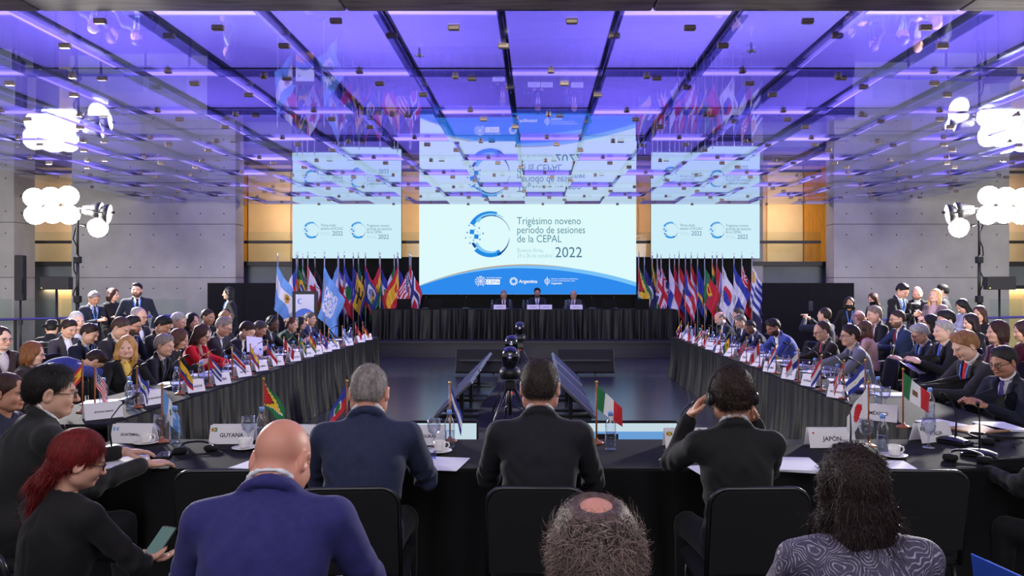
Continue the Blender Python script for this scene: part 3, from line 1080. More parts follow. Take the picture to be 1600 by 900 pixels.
# ================================================================== dome cameras on tripods
M_gloss = mat('black_gloss', (10, 10, 12), .08, coat=1.0)
for (pxx, d, top, lab) in ((797, 8.0, 1.045, 'nearest dome camera on a black tripod behind the centre delegate'), (799, 9.9, 1.04, 'middle dome camera of the three tripods in a line'),
                           (812, 13.2, 1.06, 'farthest dome camera of the three tripods in a line')):
    x = (pxx - 840) * d / FPX
    r = empty('dome_camera', (x, d, 0), label=lab, cat='camera')
    MB().lathe([(0, top), (.05, top - .012), (.082, top - .05), (.09, top - .1), (.086, top - .22), (.05, top - .235)][::-1], 20).build('dome', M_gloss, r)
    MB().lathe([(.02, top - .36), (.10, top - .35), (.115, top - .3), (.115, top - .27), (.10, top - .235), (.0, top - .23)], 18).build('camera_base', M_blackmetal, r)
    MB().lathe([(0, 0), (.025, .002), (.025, .02)], 10, (0, -.092, top - .12), 'y').build('lens', M_chrome, r)
    MB().cbox((0, 0, top - .42), (.13, .11, .1), bev=.012).build('tripod_head', M_blackmetal, r)
    MB().tube([(0, 0, top - .4), (0, 0, .3)], .022, 8).build('centre_column', M_blackmetal, r)
    for a in (90, 210, 330):
        ca_, sa_ = math.cos(math.radians(a + 15)), math.sin(math.radians(a + 15))
        MB().tube([(.05 * ca_, .05 * sa_, top - .46), (.21 * ca_, .21 * sa_, .3), (.36 * ca_, .36 * sa_, .0)], [.018, .014, .011], 6).tube(
            [(.03 * ca_, .03 * sa_, .42), (.2 * ca_, .2 * sa_, .32)], .008, 6).build('tripod_leg', mat('tripod_metal', (60, 60, 64), .35, .7), r)
    MB().cbox((.02, -.06, top - .5), (.015, .015, .012)).build('signal_light', emit('red_signal', (255, 30, 30), 2), r)

# ================================================================== lamp stands
S_lamp = emit('floodlight_lens', (255, 244, 238), 25)


def lamp_stand(x, y, s, label):
    r = empty('floodlight_stand', (x, y, 0), label=label, cat='floodlight')
    MB().tube([(0, 0, 0), (0, 0, 1.5)], .035, 10).tube([(0, 0, 1.4), (0, 0, 2.3)], .028, 10).tube([(0, 0, 2.2), (0, 0, 3.1)], .022, 10).build('mast', M_blackmetal, r)
    for z in (1.45, 2.2):
        MB().cbox((0, 0, z), (.11, .11, .13), bev=.01).build('clamp', M_blackmetal, r)
    for a in (20, 140, 260):
        c_, n_ = math.cos(math.radians(a)), math.sin(math.radians(a))
        MB().tube([(0, 0, .75), (.6 * c_, .6 * n_, 0.02)], .018, 6).build('leg', M_blackmetal, r)
    MB().tube([(-.7, 0, 3.1), (.7, 0, 3.1)], .022, 8).build('crossbar', M_blackmetal, r)
    pts = [(.05 * math.sin(k * 1.7) - .05 * s, .02, 3.05 - k * .15) for k in range(19)]
    MB().tube(pts, .012, 5).build('cable', M_black, r)
    heads = [(-.50 * s, .30, True), (-.18 * s, .32, True), (-.48 * s, -.02, True), (-.16 * s, -.04, True), (-.82 * s, .28, True), (-.80 * s, -.04, True), (.34 * s, .02, False), (.5 * s, -.02, False), (.36 * s, -.28, True)]  # heads crowded and enlarged so that their lenses imitate one blob of glare
    for k, (hx, hz, big) in enumerate(heads):
        tgt = Vector((0, 3.5, 1.2)) if big else Vector((-3 * s * -1, 18, 1.4)) * 1.0
        if k == len(heads) - 1:
            tgt = Vector((-1.0 * -s * 1.5, 7, 1.0))
        d = (tgt - Vector((x + hx, y, 3.1 + hz))).normalized()
        q = d.to_track_quat('Z', 'Y').to_euler()
        h = empty('lamp_head', (hx, -.03, 3.1 + hz), rot=q)
        h.parent = r
        MB().lathe([(0, -.2), (.07, -.2), (.11, -.1), (.16, .0), (.195, .10), (.19, .104)], 16).build('housing', M_blackmetal, h)
        MB().lathe([(.185, .105), (.15, .125), (.08, .138), (0, .14)], 16).build('lens', S_lamp if big else emit('floodlight_lens_side', (255, 244, 238), 8), h)
        MB().tube([(-.19, 0, .03), (-.19, 0, -.22), (.19, 0, -.22), (.19, 0, .03)], .012, 6).build('yoke', M_blackmetal, h)
    for k in range(1):
        light('floodlight_beam', 'SPOT', (x - .3 * s, y - .25, 3.25), (0, 8.5, .6), FLOOD, (1.0, .95, .90), spot_size=math.radians(125), spot_blend=.6, shadow_soft_size=.35)
    return r


FLOOD = 6500
lamp_stand(-8.75, 14.0, 1, 'floodlight stand with glaring lamps behind the left rows')
lamp_stand(8.4, 14.0, -1, 'floodlight stand with glaring lamps behind the right rows')

# ================================================================== loudspeakers
M_grille = mat('speaker_grille', (30, 26, 30), .7, noise=.3, scale=300)
for (xx, zz, lab, rz) in ((-10.0, 1.76, 'black loudspeaker lying sideways on a pole left of the floodlight', .25), (9.6, 1.76, 'black loudspeaker lying sideways on a pole at the right', -.25)):
    r = empty('loudspeaker', (xx, 15.3, 0), rz, label=lab, cat='loudspeaker')
    MB().cbox((0, 0, zz), (.52, .3, .27), bev=.012).build('cabinet', M_blackmetal, r)
    MB().cbox((0, -.152, zz), (.49, .006, .24)).build('grille', M_grille, r)
    MB().tube([(0, 0, 0), (0, 0, zz - .13)], .022, 8).build('pole', M_blackmetal, r)
    MB().lathe([(0, .02), (.24, .018), (.25, 0), (0, 0)][::-1], 16).build('base', M_blackmetal, r)
    MB().cbox((-.22, -.156, zz - .1), (.02, .004, .02)).build('badge', M_gold, r)
r = empty('column_speaker', (-10.75, 15.3, 0), .2, label='slim black column loudspeaker on a pole at the far left', cat='loudspeaker')
MB().cbox((0, 0, 1.87), (.16, .18, .94), bev=.012).build('cabinet', M_blackmetal, r)
MB().cbox((0, -.092, 1.87), (.13, .006, .88)).build('grille', M_grille, r)
MB().tube([(0, 0, 0), (0, 0, 1.42)], .02, 8).cbox((0, 0, .95), (.06, .06, .1)).build('pole', M_blackmetal, r)
MB().lathe([(0, .02), (.22, .018), (.23, 0), (0, 0)][::-1], 16).build('base', M_blackmetal, r)

# ================================================================== glass railing and handrail in front of the walls
M_violet = mat('violet_handrail', (96, 90, 190), .35, .4)
for (xa, xb, lab) in ((-14.0, -8.6, 'glass railing before the left concrete wall'), (8.2, 14.0, 'glass railing before the right concrete wall')):
    r = empty('glass_railing', ((xa + xb) / 2, 18.2, 0), label=lab, cat='railing')
    n = int((xb - xa) / .95)
    w_ = (xb - xa) / n
    for k in range(n):
        x = -(xb - xa) / 2 + (k + .5) * w_
        MB().cbox((x, 0, .70), (w_ - .16, .016, 1.36), bev=.003).build('glass_panel', M_glass, r)
        MB().cbox((x + w_ / 2, 0, .45), (.05, .05, .9)).build('post', M_slab, r)
    MB().tube([(-(xb - xa) / 2, -.08, .86), ((xb - xa) / 2, -.08, .98)], .03, 8).build('handrail', M_violet, r)
# ================================================================== people: smooth blended bodies from distance fields
def rotx(a):
    c, s = math.cos(a), math.sin(a)
    return np.array([[1, 0, 0], [0, c, -s], [0, s, c]])


def roty(a):
    c, s = math.cos(a), math.sin(a)
    return np.array([[c, 0, s], [0, 1, 0], [-s, 0, c]])


def rotz(a):
    c, s = math.cos(a), math.sin(a)
    return np.array([[c, -s, 0], [s, c, 0], [0, 0, 1]])


class Field:
    def __init__(s, lo, hi, h):
        s.o = np.array(lo, float)
        s.h = h
        s.n = (np.ceil((np.array(hi) - s.o) / h).astype(int) + 1)
        s.F = np.full(s.n, .12, np.float32)
        s.ax = [(s.o[i] + h * np.arange(s.n[i])).astype(np.float32) for i in range(3)]

    def _sl(s, lo, hi):
        a = np.clip(((np.array(lo) - s.o) / s.h).astype(int), 0, s.n)
        b = np.clip(((np.array(hi) - s.o) / s.h).astype(int) + 2, 0, s.n)
        return a, b

    def _apply(s, fn, lo, hi, k, op):
        a, b = s._sl(lo, hi)
        if (b <= a).any():
            return s
        X = s.ax[0][a[0]:b[0], None, None]
        Y = s.ax[1][None, a[1]:b[1], None]
        Z = s.ax[2][None, None, a[2]:b[2]]
        d = fn(X, Y, Z)
        V = s.F[a[0]:b[0], a[1]:b[1], a[2]:b[2]]
        if op == 'u':
            if k > 0:
                t = np.clip(.5 + .5 * (V - d) / k, 0, 1)
                V[...] = V * (1 - t) + d * t - k * t * (1 - t)
            else:
                np.minimum(V, d, out=V)
        else:
            d = -d
            if k > 0:
                t = np.clip(.5 + .5 * (d - V) / k, 0, 1)
                V[...] = V * (1 - t) + d * t + k * t * (1 - t)
            else:
                np.maximum(V, d, out=V)
        return s

    def cone(s, a, b, ra, rb, k=.02, op='u'):
        a, b = np.array(a, float), np.array(b, float)
        ba = b - a
        L2 = max(1e-9, float(ba @ ba))
        r = max(ra, rb) + k + .025

        def fn(X, Y, Z):
            px_, py_, pz_ = X - a[0], Y - a[1], Z - a[2]
            t = np.clip((px_ * ba[0] + py_ * ba[1] + pz_ * ba[2]) / L2, 0, 1)
            return np.sqrt((px_ - ba[0] * t) ** 2 + (py_ - ba[1] * t) ** 2 + (pz_ - ba[2] * t) ** 2) - (ra + (rb - ra) * t)
        return s._apply(fn, np.minimum(a, b) - r, np.maximum(a, b) + r, k, op)

    def ell(s, c, rad, R=None, k=.02, op='u'):
        c, rad = np.array(c, float), np.array(rad, float)
        R = np.eye(3) if R is None else R
        ext = np.abs(R) @ rad + k + .025

        def fn(X, Y, Z):
            px_, py_, pz_ = X - c[0], Y - c[1], Z - c[2]
            q = [(R[0, i] * px_ + R[1, i] * py_ + R[2, i] * pz_) for i in range(3)]
            k0 = np.sqrt((q[0] / rad[0]) ** 2 + (q[1] / rad[1]) ** 2 + (q[2] / rad[2]) ** 2)
            k1 = np.sqrt((q[0] / rad[0] ** 2) ** 2 + (q[1] / rad[1] ** 2) ** 2 + (q[2] / rad[2] ** 2) ** 2) + 1e-6
            return k0 * (k0 - 1) / k1
        return s._apply(fn, c - ext, c + ext, k, op)

    def torus(s, c, R0, r, R=None, k=.01, sy=1.0):
        c = np.array(c, float)
        R = np.eye(3) if R is None else R
        e = R0 * max(1, sy) + r + k + .03

        def fn(X, Y, Z):
            px_, py_, pz_ = X - c[0], Y - c[1], Z - c[2]
            q = [(R[0, i] * px_ + R[1, i] * py_ + R[2, i] * pz_) for i in range(3)]
            return np.sqrt((np.sqrt(q[0] ** 2 + (q[1] / sy) ** 2) - R0) ** 2 + q[2] ** 2) - r
        return s._apply(fn, c - e, c + e, k, 'u')

    def cut(s, fn):
        """keep where fn(X,Y,Z) < 0"""
        X, Y, Z = s.ax[0][:, None, None], s.ax[1][None, :, None], s.ax[2][None, None, :]
        np.maximum(s.F, fn(X, Y, Z).astype(np.float32), out=s.F)
        return s

    def nets(s):
        F = s.F
        F[0], F[-1] = .1, .1
        F[:, 0], F[:, -1] = .1, .1
        F[:, :, 0], F[:, :, -1] = .1, .1
        S = F < 0
        nx, ny, nz = F.shape
        cnt = np.zeros((nx - 1, ny - 1, nz - 1), np.int8)
        for i in (0, 1):
            for j in (0, 1):
                for k in (0, 1):
                    cnt += S[i:nx - 1 + i, j:ny - 1 + j, k:nz - 1 + k]
        act = (cnt > 0) & (cnt < 8)
        ai = np.argwhere(act)
        idx = np.full(act.shape, -1, np.int32)
        idx[act] = np.arange(len(ai))
        pos = np.zeros((len(ai), 3))
        n = np.zeros(len(ai))
        cor = [(i, j, k) for i in (0, 1) for j in (0, 1) for k in (0, 1)]
        val = {c: F[ai[:, 0] + c[0], ai[:, 1] + c[1], ai[:, 2] + c[2]] for c in cor}
        for a in cor:
            for d in range(3):
                if a[d]:
                    continue
                b = list(a)
                b[d] = 1
                fa, fb = val[a], val[tuple(b)]
                m = (fa < 0) != (fb < 0)
                t = np.where(m, fa / np.where(m, fa - fb, 1), 0)
                for e in range(3):
                    pos[:, e] += np.where(m, a[e] + (t if e == d else 0), 0)
                n += m
        V = s.o + s.h * (ai + pos / n[:, None])
        Q = []
        for d in range(3):
            A = [slice(None)] * 3
            B = [slice(None)] * 3
            A[d], B[d] = slice(0, -1), slice(1, None)
            ch = S[tuple(A)] != S[tuple(B)]
            e = np.argwhere(ch)
            u, v = (d + 1) % 3, (d + 2) % 3
            ok = (e[:, u] > 0) & (e[:, v] > 0) & (e[:, u] < F.shape[u] - 1) & (e[:, v] < F.shape[v] - 1)
            e = e[ok]
            ins = S[e[:, 0], e[:, 1], e[:, 2]]

            def cell(du, dv):
                q = e.copy()
                q[:, u] += du
                q[:, v] += dv
                return idx[q[:, 0], q[:, 1], q[:, 2]]
            quad = np.stack([cell(-1, -1), cell(0, -1), cell(0, 0), cell(-1, 0)], 1)
            quad[~ins] = quad[~ins][:, ::-1]
            Q.append(quad)
        return V, np.concatenate(Q)


def np_mesh(name, V, Q, mats, cols=None, midx=None):
    me = bpy.data.meshes.new(name)
    me.vertices.add(len(V))
    me.vertices.foreach_set('co', np.asarray(V, np.float32).ravel())
    k = Q.shape[1]
    me.loops.add(len(Q) * k)
    me.loops.foreach_set('vertex_index', Q.astype(np.int32).ravel())
    me.polygons.add(len(Q))
    me.polygons.foreach_set('loop_start', np.arange(0, len(Q) * k, k, dtype=np.int32))
    me.polygons.foreach_set('use_smooth', np.ones(len(Q), bool))
    for m in mats:
        me.materials.append(m)
    if midx is not None:
        me.polygons.foreach_set('material_index', midx.astype(np.int32))
    if cols is not None:
        at = me.color_attributes.new('Col', 'FLOAT_COLOR', 'POINT')
        at.data.foreach_set('color', np.concatenate([cols, np.ones((len(cols), 1))], 1).astype(np.float32).ravel())
    me.update(calc_edges=True)
    return me


def vnoise(P, f, seed=0):
    r = np.random.default_rng(seed)
    out = np.zeros(len(P))
    for _ in range(5):
        d = r.normal(size=3)
        d *= f * r.uniform(.6, 1.5) / np.linalg.norm(d)
        out += np.sin(P @ d + r.uniform(0, 6.28))
    return out / 5


def vnormals(V, Q):
    a, b, c, d = V[Q[:, 0]], V[Q[:, 1]], V[Q[:, 2]], V[Q[:, 3]]
    n = np.cross(c - a, d - b)
    N = np.zeros_like(V)
    for i in range(4):
        np.add.at(N, Q[:, i], n)
    return N / (np.linalg.norm(N, axis=1, keepdims=True) + 1e-9)


def ik(S, W, l1, l2, pole):
    S, W, pole = np.array(S, float), np.array(W, float), np.array(pole, float)
    d = W - S
    L = np.linalg.norm(d)
    if L > (l1 + l2) * .985:
        W = S + d / L * (l1 + l2) * .985
        d = W - S
        L = np.linalg.norm(d)
    u = d / L
    a = (l1 * l1 - l2 * l2 + L * L) / (2 * L)
    hh = math.sqrt(max(1e-6, l1 * l1 - a * a))
    p = pole - u * (pole @ u)
    p /= np.linalg.norm(p) + 1e-9
    return S + u * a + p * hh, W


# ---- skeleton: the person faces +Y, origin on the floor below the pelvis
POSES = {  # wrist targets relative to (0, 0, pelvis height): right (x>0) then left; plus elbow pole direction
    'table': (((.13, .45, .245), (.55, -.4, -.8)), ((-.13, .45, .245), (-.55, -.4, -.8))),
    'table_wide': (((.20, .42, .245), (.42, -.3, -1)), ((-.20, .42, .245), (-.42, -.3, -1))),
    'read': (((.12, .36, .29), (.5, -.3, -.9)), ((-.12, .36, .29), (-.5, -.3, -.9))),
    'lap': (((.12, .30, .10), (1, -.5, -.3)), ((-.12, .30, .10), (-1, -.5, -.3))),
    'chin': (((.05, .26, .42), (.8, .3, -.8)), ((-.14, .38, .24), (-1, -.3, -.6))),
    'ears': (((.17, .24, .50), (.25, .3, -1)), ((-.17, .19, .53), (-.3, .25, -1))),
    'phone_up': (((.07, .34, .58), (1, 0, -.7)), ((-.07, .34, .58), (-1, 0, -.7))),
    'phone_low': (((.10, .33, .14), (1, -.4, -.3)), ((-.02, .36, .13), (-1, -.4, -.3))),
    'stand_phone': (((.08, .32, .22), (.4, -.4, -.9)), ((-.08, .32, .24), (-.4, -.4, -.9))),
    'crossed': (((-.10, .21, .26), (.6, -.2, -.8)), ((.10, .20, .22), (-.6, -.2, -.8))),
    'down': (((.25, .06, -.03), (.6, -.8, 0)), ((-.25, .06, -.03), (-.6, -.8, 0))),
    'bent': (((.15, .60, -.05), (1, -.2, .2)), ((-.15, .60, -.05), (-1, -.2, .2))),
}


def skeleton(pose, lean, seated, wid, belly, female):
    J = {}
    zp = .55 if seated else .93
    L = math.radians(lean)
    L2 = L * 1.35 + (.06 if seated else .0)
    d1 = np.array([0, math.sin(L), math.cos(L)])
    d2 = np.array([0, math.sin(L2), math.cos(L2)])
    J['L'], J['L2'], J['d1'], J['d2'], J['zp'] = L, L2, d1, d2, zp
    J['pel'] = np.array([0, 0, zp])
    J['chest'] = J['pel'] + .32 * d1
    J['neck'] = J['chest'] + .20 * d2
    shc = J['chest'] + .135 * d2
    sw = .172 * wid * (.9 if female else 1)
    l1, l2 = .285, .25
    ln = min(1.0, lean / 30)
    for nm, sgn, (tg, pole) in (('R', 1, POSES[pose][0]), ('L', -1, POSES[pose][1])):
        S = shc + np.array([sgn * sw, 0, -.015])
        T = np.array(tg) + np.array([0, (shc[1]) * .75, zp])
        E, W = ik(S, T, l1, l2, pole)
        J['S' + nm], J['E' + nm], J['W' + nm] = S, E, W
    for nm, sgn in (('R', 1), ('L', -1)):
        H = J['pel'] + np.array([sgn * .085, .02, -.03])
        if seated:
            K = H + np.array([sgn * .05, .40, -.02])
            A = np.array([K[0] + sgn * .01, K[1] + .02, .09])
        else:
            K = H + np.array([sgn * .015, .02, -.41])
            A = np.array([H[0] + sgn * .02, H[1] - .01, .09])
        J['H' + nm], J['K' + nm], J['A' + nm] = H, K, A
    return J


_cache = {}


def jacket_mesh(key, h, kind):
    """kind: suit (V opening), round (closed round neck), coat (suit with wide V)"""
    ck = ('jk', key, h, kind)
    if ck in _cache:
        return _cache[ck]
    pose, lean, seated, wid, belly, female = key
    J = skeleton(*key)
    allp = np.array([J[k] for k in ('pel', 'chest', 'neck', 'SR', 'SL', 'ER', 'EL', 'WR', 'WL')])
    f = Field(allp.min(0) - .25, allp.max(0) + .16, h)
    R1, R2 = rotx(-J['L']), rotx(-J['L2'])
    w = wid * (.93 if female else 1.0)
    f.ell(J['pel'] + .03 * J['d1'], (.172 * w, .135 + .05 * belly, .13), R1, .03)
    f.ell(J['pel'] + .17 * J['d1'] + np.array([0, .03 * belly, 0]), (.15 * w, .118 + .06 * belly, .17), R1, .05)
    f.ell(J['chest'] - .0 * J['d2'], (.168 * w, .122 + .02 * belly, .19), R2, .05)
    if female:
        for sg in (-1, 1):
            f.ell(J['chest'] + R2 @ np.array([sg * .075, .085, -.02]), (.065, .06, .065), R2, .03)
    f.cone(J['SL'], J['SR'], .062, .062, .06)
    for nm, sg in (('R', 1), ('L', -1)):
        f.cone(J['S' + nm] + np.array([-sg * .05, 0, .01]), J['neck'] + np.array([sg * .03, -.01, -.02]), .05, .04, .04)
        r = 1.0 if not female else .86
        f.cone(J['S' + nm], J['E' + nm], .064 * r, .054 * r, .02)
        f.cone(J['E' + nm], J['W' + nm] - (J['W' + nm] - J['E' + nm]) * .06, .053 * r, .041 * r, .012)
    nb = J['neck']
    f.cone(nb + R2 @ np.array([0, -.036 - .012 * belly, -.022]), nb + R2 @ np.array([0, -.030 - .008 * belly, -.07]), .030, .045, .03)
    f.cone(nb + R2 @ np.array([0, -.020, -.050]), J['chest'] + R2 @ np.array([0, -.055, .04]), .046, .062, .05)
    if kind != 'round':
        f.torus(nb + R2 @ np.array([0, .004, .002]), .067 + .012 * belly, .015, R2 @ rotx(-.46), .016, 1.0)
        f.torus(nb + R2 @ np.array([0, .000, -.012]), .075 + .012 * belly, .015, R2 @ rotx(-.46), .010, 1.0)
    f.cone(nb + .012 * J['d2'] + R2 @ np.array([0, .012, 0]), nb + .16 * J['d2'] + R2 @ np.array([0, .012, 0]), .050 + .012 * belly, .060 + .012 * belly, .0, 's')
    if kind in ('suit', 'coat'):
        lo = .10 if kind == 'suit' else .02
        c0, RT = J['pel'], R1

        def opening(X, Y, Z):
            py_, pz_ = Y - c0[1], Z - c0[2]
            t = py_ * math.sin(J['L']) + pz_ * math.cos(J['L'])
            yy = py_ * math.cos(J['L']) - pz_ * math.sin(J['L'])
            wv = np.clip((t - lo - .12) / (.52 - lo - .12), 0, 1) * (.075 if kind == 'suit' else .095)
            cut = np.maximum(np.abs(X) - wv, -(yy - .02))
            return -np.where(t > lo + .12, cut, .1)
        f.cut(opening)
    V, Q = f.nets()
    N = vnormals(V, Q)
    V = V + N * (vnoise(V * np.array([1, 1, .6]), 38, hash(str(key)) % 999) * .0035 + vnoise(V, 90, 5) * .0012)[:, None]
    if h < .011:
        L = (V - J['pel']) @ R1
        m1 = np.exp(-((L[:, 2] - .16) / .12) ** 2)
        w1 = np.sin(85 * L[:, 2] + 9 * np.sin(11 * L[:, 0] + 1) + 14 * np.abs(L[:, 0])) * np.clip(vnoise(L, 16, 3) + .25, 0, 1)
        m2 = np.exp(-((L[:, 2] - .42) / .10) ** 2)
        w2 = np.sin(70 * (L[:, 0] * np.sign(L[:, 0]) + L[:, 2] * .8)) * np.clip(vnoise(L, 14, 8) + .1, 0, 1)
        seam = -np.exp(-(L[:, 0] / .006) ** 2) * (L[:, 1] < 0) * (L[:, 2] < .5) * .004
        arm = np.zeros(len(V))
        for nm in 'RL':
            d = np.linalg.norm(V - J['E' + nm], axis=1)
            arm += np.exp(-(d / .11) ** 2) * np.sin(95 * (V @ (J['W' + nm] - J['S' + nm]) / np.linalg.norm(J['W' + nm] - J['S' + nm])) + 4 * vnoise(V, 20, 4))
        V = V + N * (.010 * m1 * w1 + .007 * m2 * w2 + seam * 1.5 + .006 * arm)[:, None]
    _cache[ck] = (V, Q, J)
    return _cache[ck]


def shirt_mesh(key, h):
    ck = ('sh', key, h)
    if ck in _cache:
        return _cache[ck]
    pose, lean, seated, wid, belly, female = key
    J = skeleton(*key)
    R1, R2 = rotx(-J['L']), rotx(-J['L2'])
    w = wid * (.93 if female else 1.0)
    f = Field(J['pel'] + np.array([-.2, -.18, .05]), J['neck'] + np.array([.2, .25, .12]), h)
    f.ell(J['pel'] + .17 * J['d1'] + np.array([0, .03 * belly, 0]), (.13 * w, .108 + .06 * belly, .16), R1, .05)
    f.ell(J['chest'], (.14 * w, .112 + .02 * belly, .18), R2, .05)
    f.cone(J['chest'] + .1 * J['d2'], J['neck'] - .04 * J['d2'], .075, .056, .04)
    f.torus(J['neck'] + R2 @ np.array([0, .002, .026]), .059 + .013 * belly, .0105, R2 @ rotx(-.56), .006)
    f.cone(J['neck'] - .06 * J['d2'], J['neck'] + .16 * J['d2'], .046, .050 + .012 * belly, .0, 's')
    _cache[ck] = f.nets()
    return _cache[ck]


def trouser_mesh(key, h):
    ck = ('tr', key[2], round(key[3], 2), h)
    if ck in _cache:
        return _cache[ck]
    J = skeleton(*key)
    pts = np.array([J[k] for k in ('pel', 'HR', 'HL', 'KR', 'KL', 'AR', 'AL')])
    f = Field(pts.min(0) - .2, pts.max(0) + .2, h)
    w = key[3]
    f.ell(J['pel'] - np.array([0, 0, .02]), (.165 * w, .125, .11), None, .03)
    for nm in 'RL':
        f.cone(J['H' + nm], J['K' + nm], .085 * w, .066, .03)
        f.cone(J['K' + nm], J['A' + nm], .066, .052, .02)
    f.cut(lambda X, Y, Z: (.05 - Z) + 0 * X + 0 * Y)
    _cache[ck] = f.nets()
    return _cache[ck]


def body_core(key, h):
    """torso core and arms of the body, under the clothes"""
    ck = ('bc', key, h)
    if ck in _cache:
        return _cache[ck]
    pose, lean, seated, wid, belly, female = key
    J = skeleton(*key)
    R1, R2 = rotx(-J['L']), rotx(-J['L2'])
    allp = np.array([J[k] for k in ('pel', 'chest', 'neck', 'SR', 'SL', 'ER', 'EL', 'WR', 'WL')])
    f = Field(allp.min(0) - .16, allp.max(0) + .12, h)
    w = wid * (.9 if female else .95)
    f.ell(J['pel'] + .03 * J['d1'], (.135 * w, .09, .1), R1, .03)
    f.ell(J['pel'] + .17 * J['d1'], (.115 * w, .085, .15), R1, .05)
    f.ell(J['chest'], (.135 * w, .09, .16), R2, .05)
    f.cone(J['SL'], J['SR'], .036, .036, .05)
    f.cone(J['chest'] + .1 * J['d2'], J['neck'] + .0 * J['d2'], .045, .040, .03)
    for nm in 'RL':
        f.cone(J['S' + nm], J['E' + nm], .038, .034, .02)
        f.cone(J['E' + nm], J['W' + nm], .034, .026, .012)
    _cache[ck] = f.nets()
    return _cache[ck]


def hand_mesh(h, curl, side):
    """wrist at the origin, fingers along +Y, palm facing -Z, thumb on -X side for the right hand"""
    ck = ('hd', h, curl, side)
    if ck in _cache:
        return _cache[ck]
    f = Field((-.085, -.05, -.10), (.075, .215, .05), h)
    f.cone((0, -.04, 0), (0, .015, 0), .025, .024, .01)
    f.ell((0, .055, -.002), (.041, .052, .017), None, .012)
    for i, (x, ln) in enumerate(((-.030, .072), (-.010, .080), (.011, .075), (.030, .058))):
        p = np.array([x * .95, .088, 0.])
        an = 0.0
        d0 = np.array([x * .12, 1, 0])
        for seg, (fr, r0, r1) in enumerate(((.45, .0092, .0086), (.32, .0086, .008), (.23, .008, .007))):
            an -= curl * (.5, 1.0, .8)[seg]
            d = np.array([d0[0], math.cos(an), math.sin(an)])
            q = p + d * ln * fr
            f.cone(p, q, r0, r1, .004)
            p = q
    t = np.array([-.030, .022, -.006])
    for (d, ln, r0, r1) in (((-.62, .70, -.35), .042, .014, .011), ((-.30, .90, -.30), .032, .0108, .0095), ((-.05, .97, -.2), .024, .0095, .0078)):
        d = np.array(d) / np.linalg.norm(d)
        q = t + d * ln
        f.cone(t, q, r0, r1, .006)
        t = q
    V, Q = f.nets()
    if side < 0:
        V = V * np.array([-1, 1, 1])
        Q = Q[:, ::-1]
    _cache[ck] = (V, Q)
    return _cache[ck]


def head_mesh(h, female, fat, ears=1):
    ck = ('head', h, female, fat)
    if ck in _cache:
        return _cache[ck]
    f = Field((-.12, -.14, -.16), (.12, .16, .24), h)
    jw = .92 if female else 1.0
    f.cone((0, -.006, -.10), (0, -.012, .03), .046 * jw + .008 * fat, .054 * jw + .008 * fat, .02)
    f.ell((0, -.008, .118), (.075, .097, .088), None, .02)
    f.ell((0, .028, .066), (.062 * jw + .008 * fat, .064, .084), None, .03)
    f.cone((-.028 * jw, .048, .010), (.028 * jw, .048, .010), .030 + .004 * fat, .030 + .004 * fat, .025)
    f.ell((0, .078, .004), (.021, .018, .017), None, .018)
    for sg in (-1, 1):
        f.ell((sg * .040, .062, .060), (.026 + .004 * fat, .028, .028), None, .02)
        f.ell((sg * .060 * jw, .01, .035), (.02, .035, .035), None, .03)
    f.cone((-.038, .080, .108), (.038, .080, .108), .0125, .0125, .014)
    for sg in (-1, 1):
        f.ell((sg * .031, .105, .090), (.019, .016, .0115), None, .010, 's')
        f.ell((sg * .031, .081, .089), (.0125, .0125, .0115), None, .004)
    f.cone((0, .092, .100), (0, .110, .064), .0075, .0115, .010)
    f.ell((0, .111, .060), (.0125, .012, .0095), None, .008)
    for sg in (-1, 1):
        f.ell((sg * .011, .102, .058), (.0085, .011, .008), None, .006)
    f.ell((0, .088, .035), (.024, .014, .0065), None, .006)
    f.ell((0, .087, .024), (.020, .013, .0070), None, .006)
    f.cone((-.02, .106, .0295), (.02, .106, .0295), .0035, .0035, .004, 's')
    for sg in (-1, 1):
        Re = rotz(sg * -.35) @ rotx(-.2)
        f.ell((sg * .083, -.012, .082), (.010, .021, .035), Re, .006)
        f.ell((sg * .093, -.006, .084), (.008, .012, .021), Re, .006, 's')
    V, Q = f.nets()
    _cache[ck] = (V, Q)
    return _cache[ck]


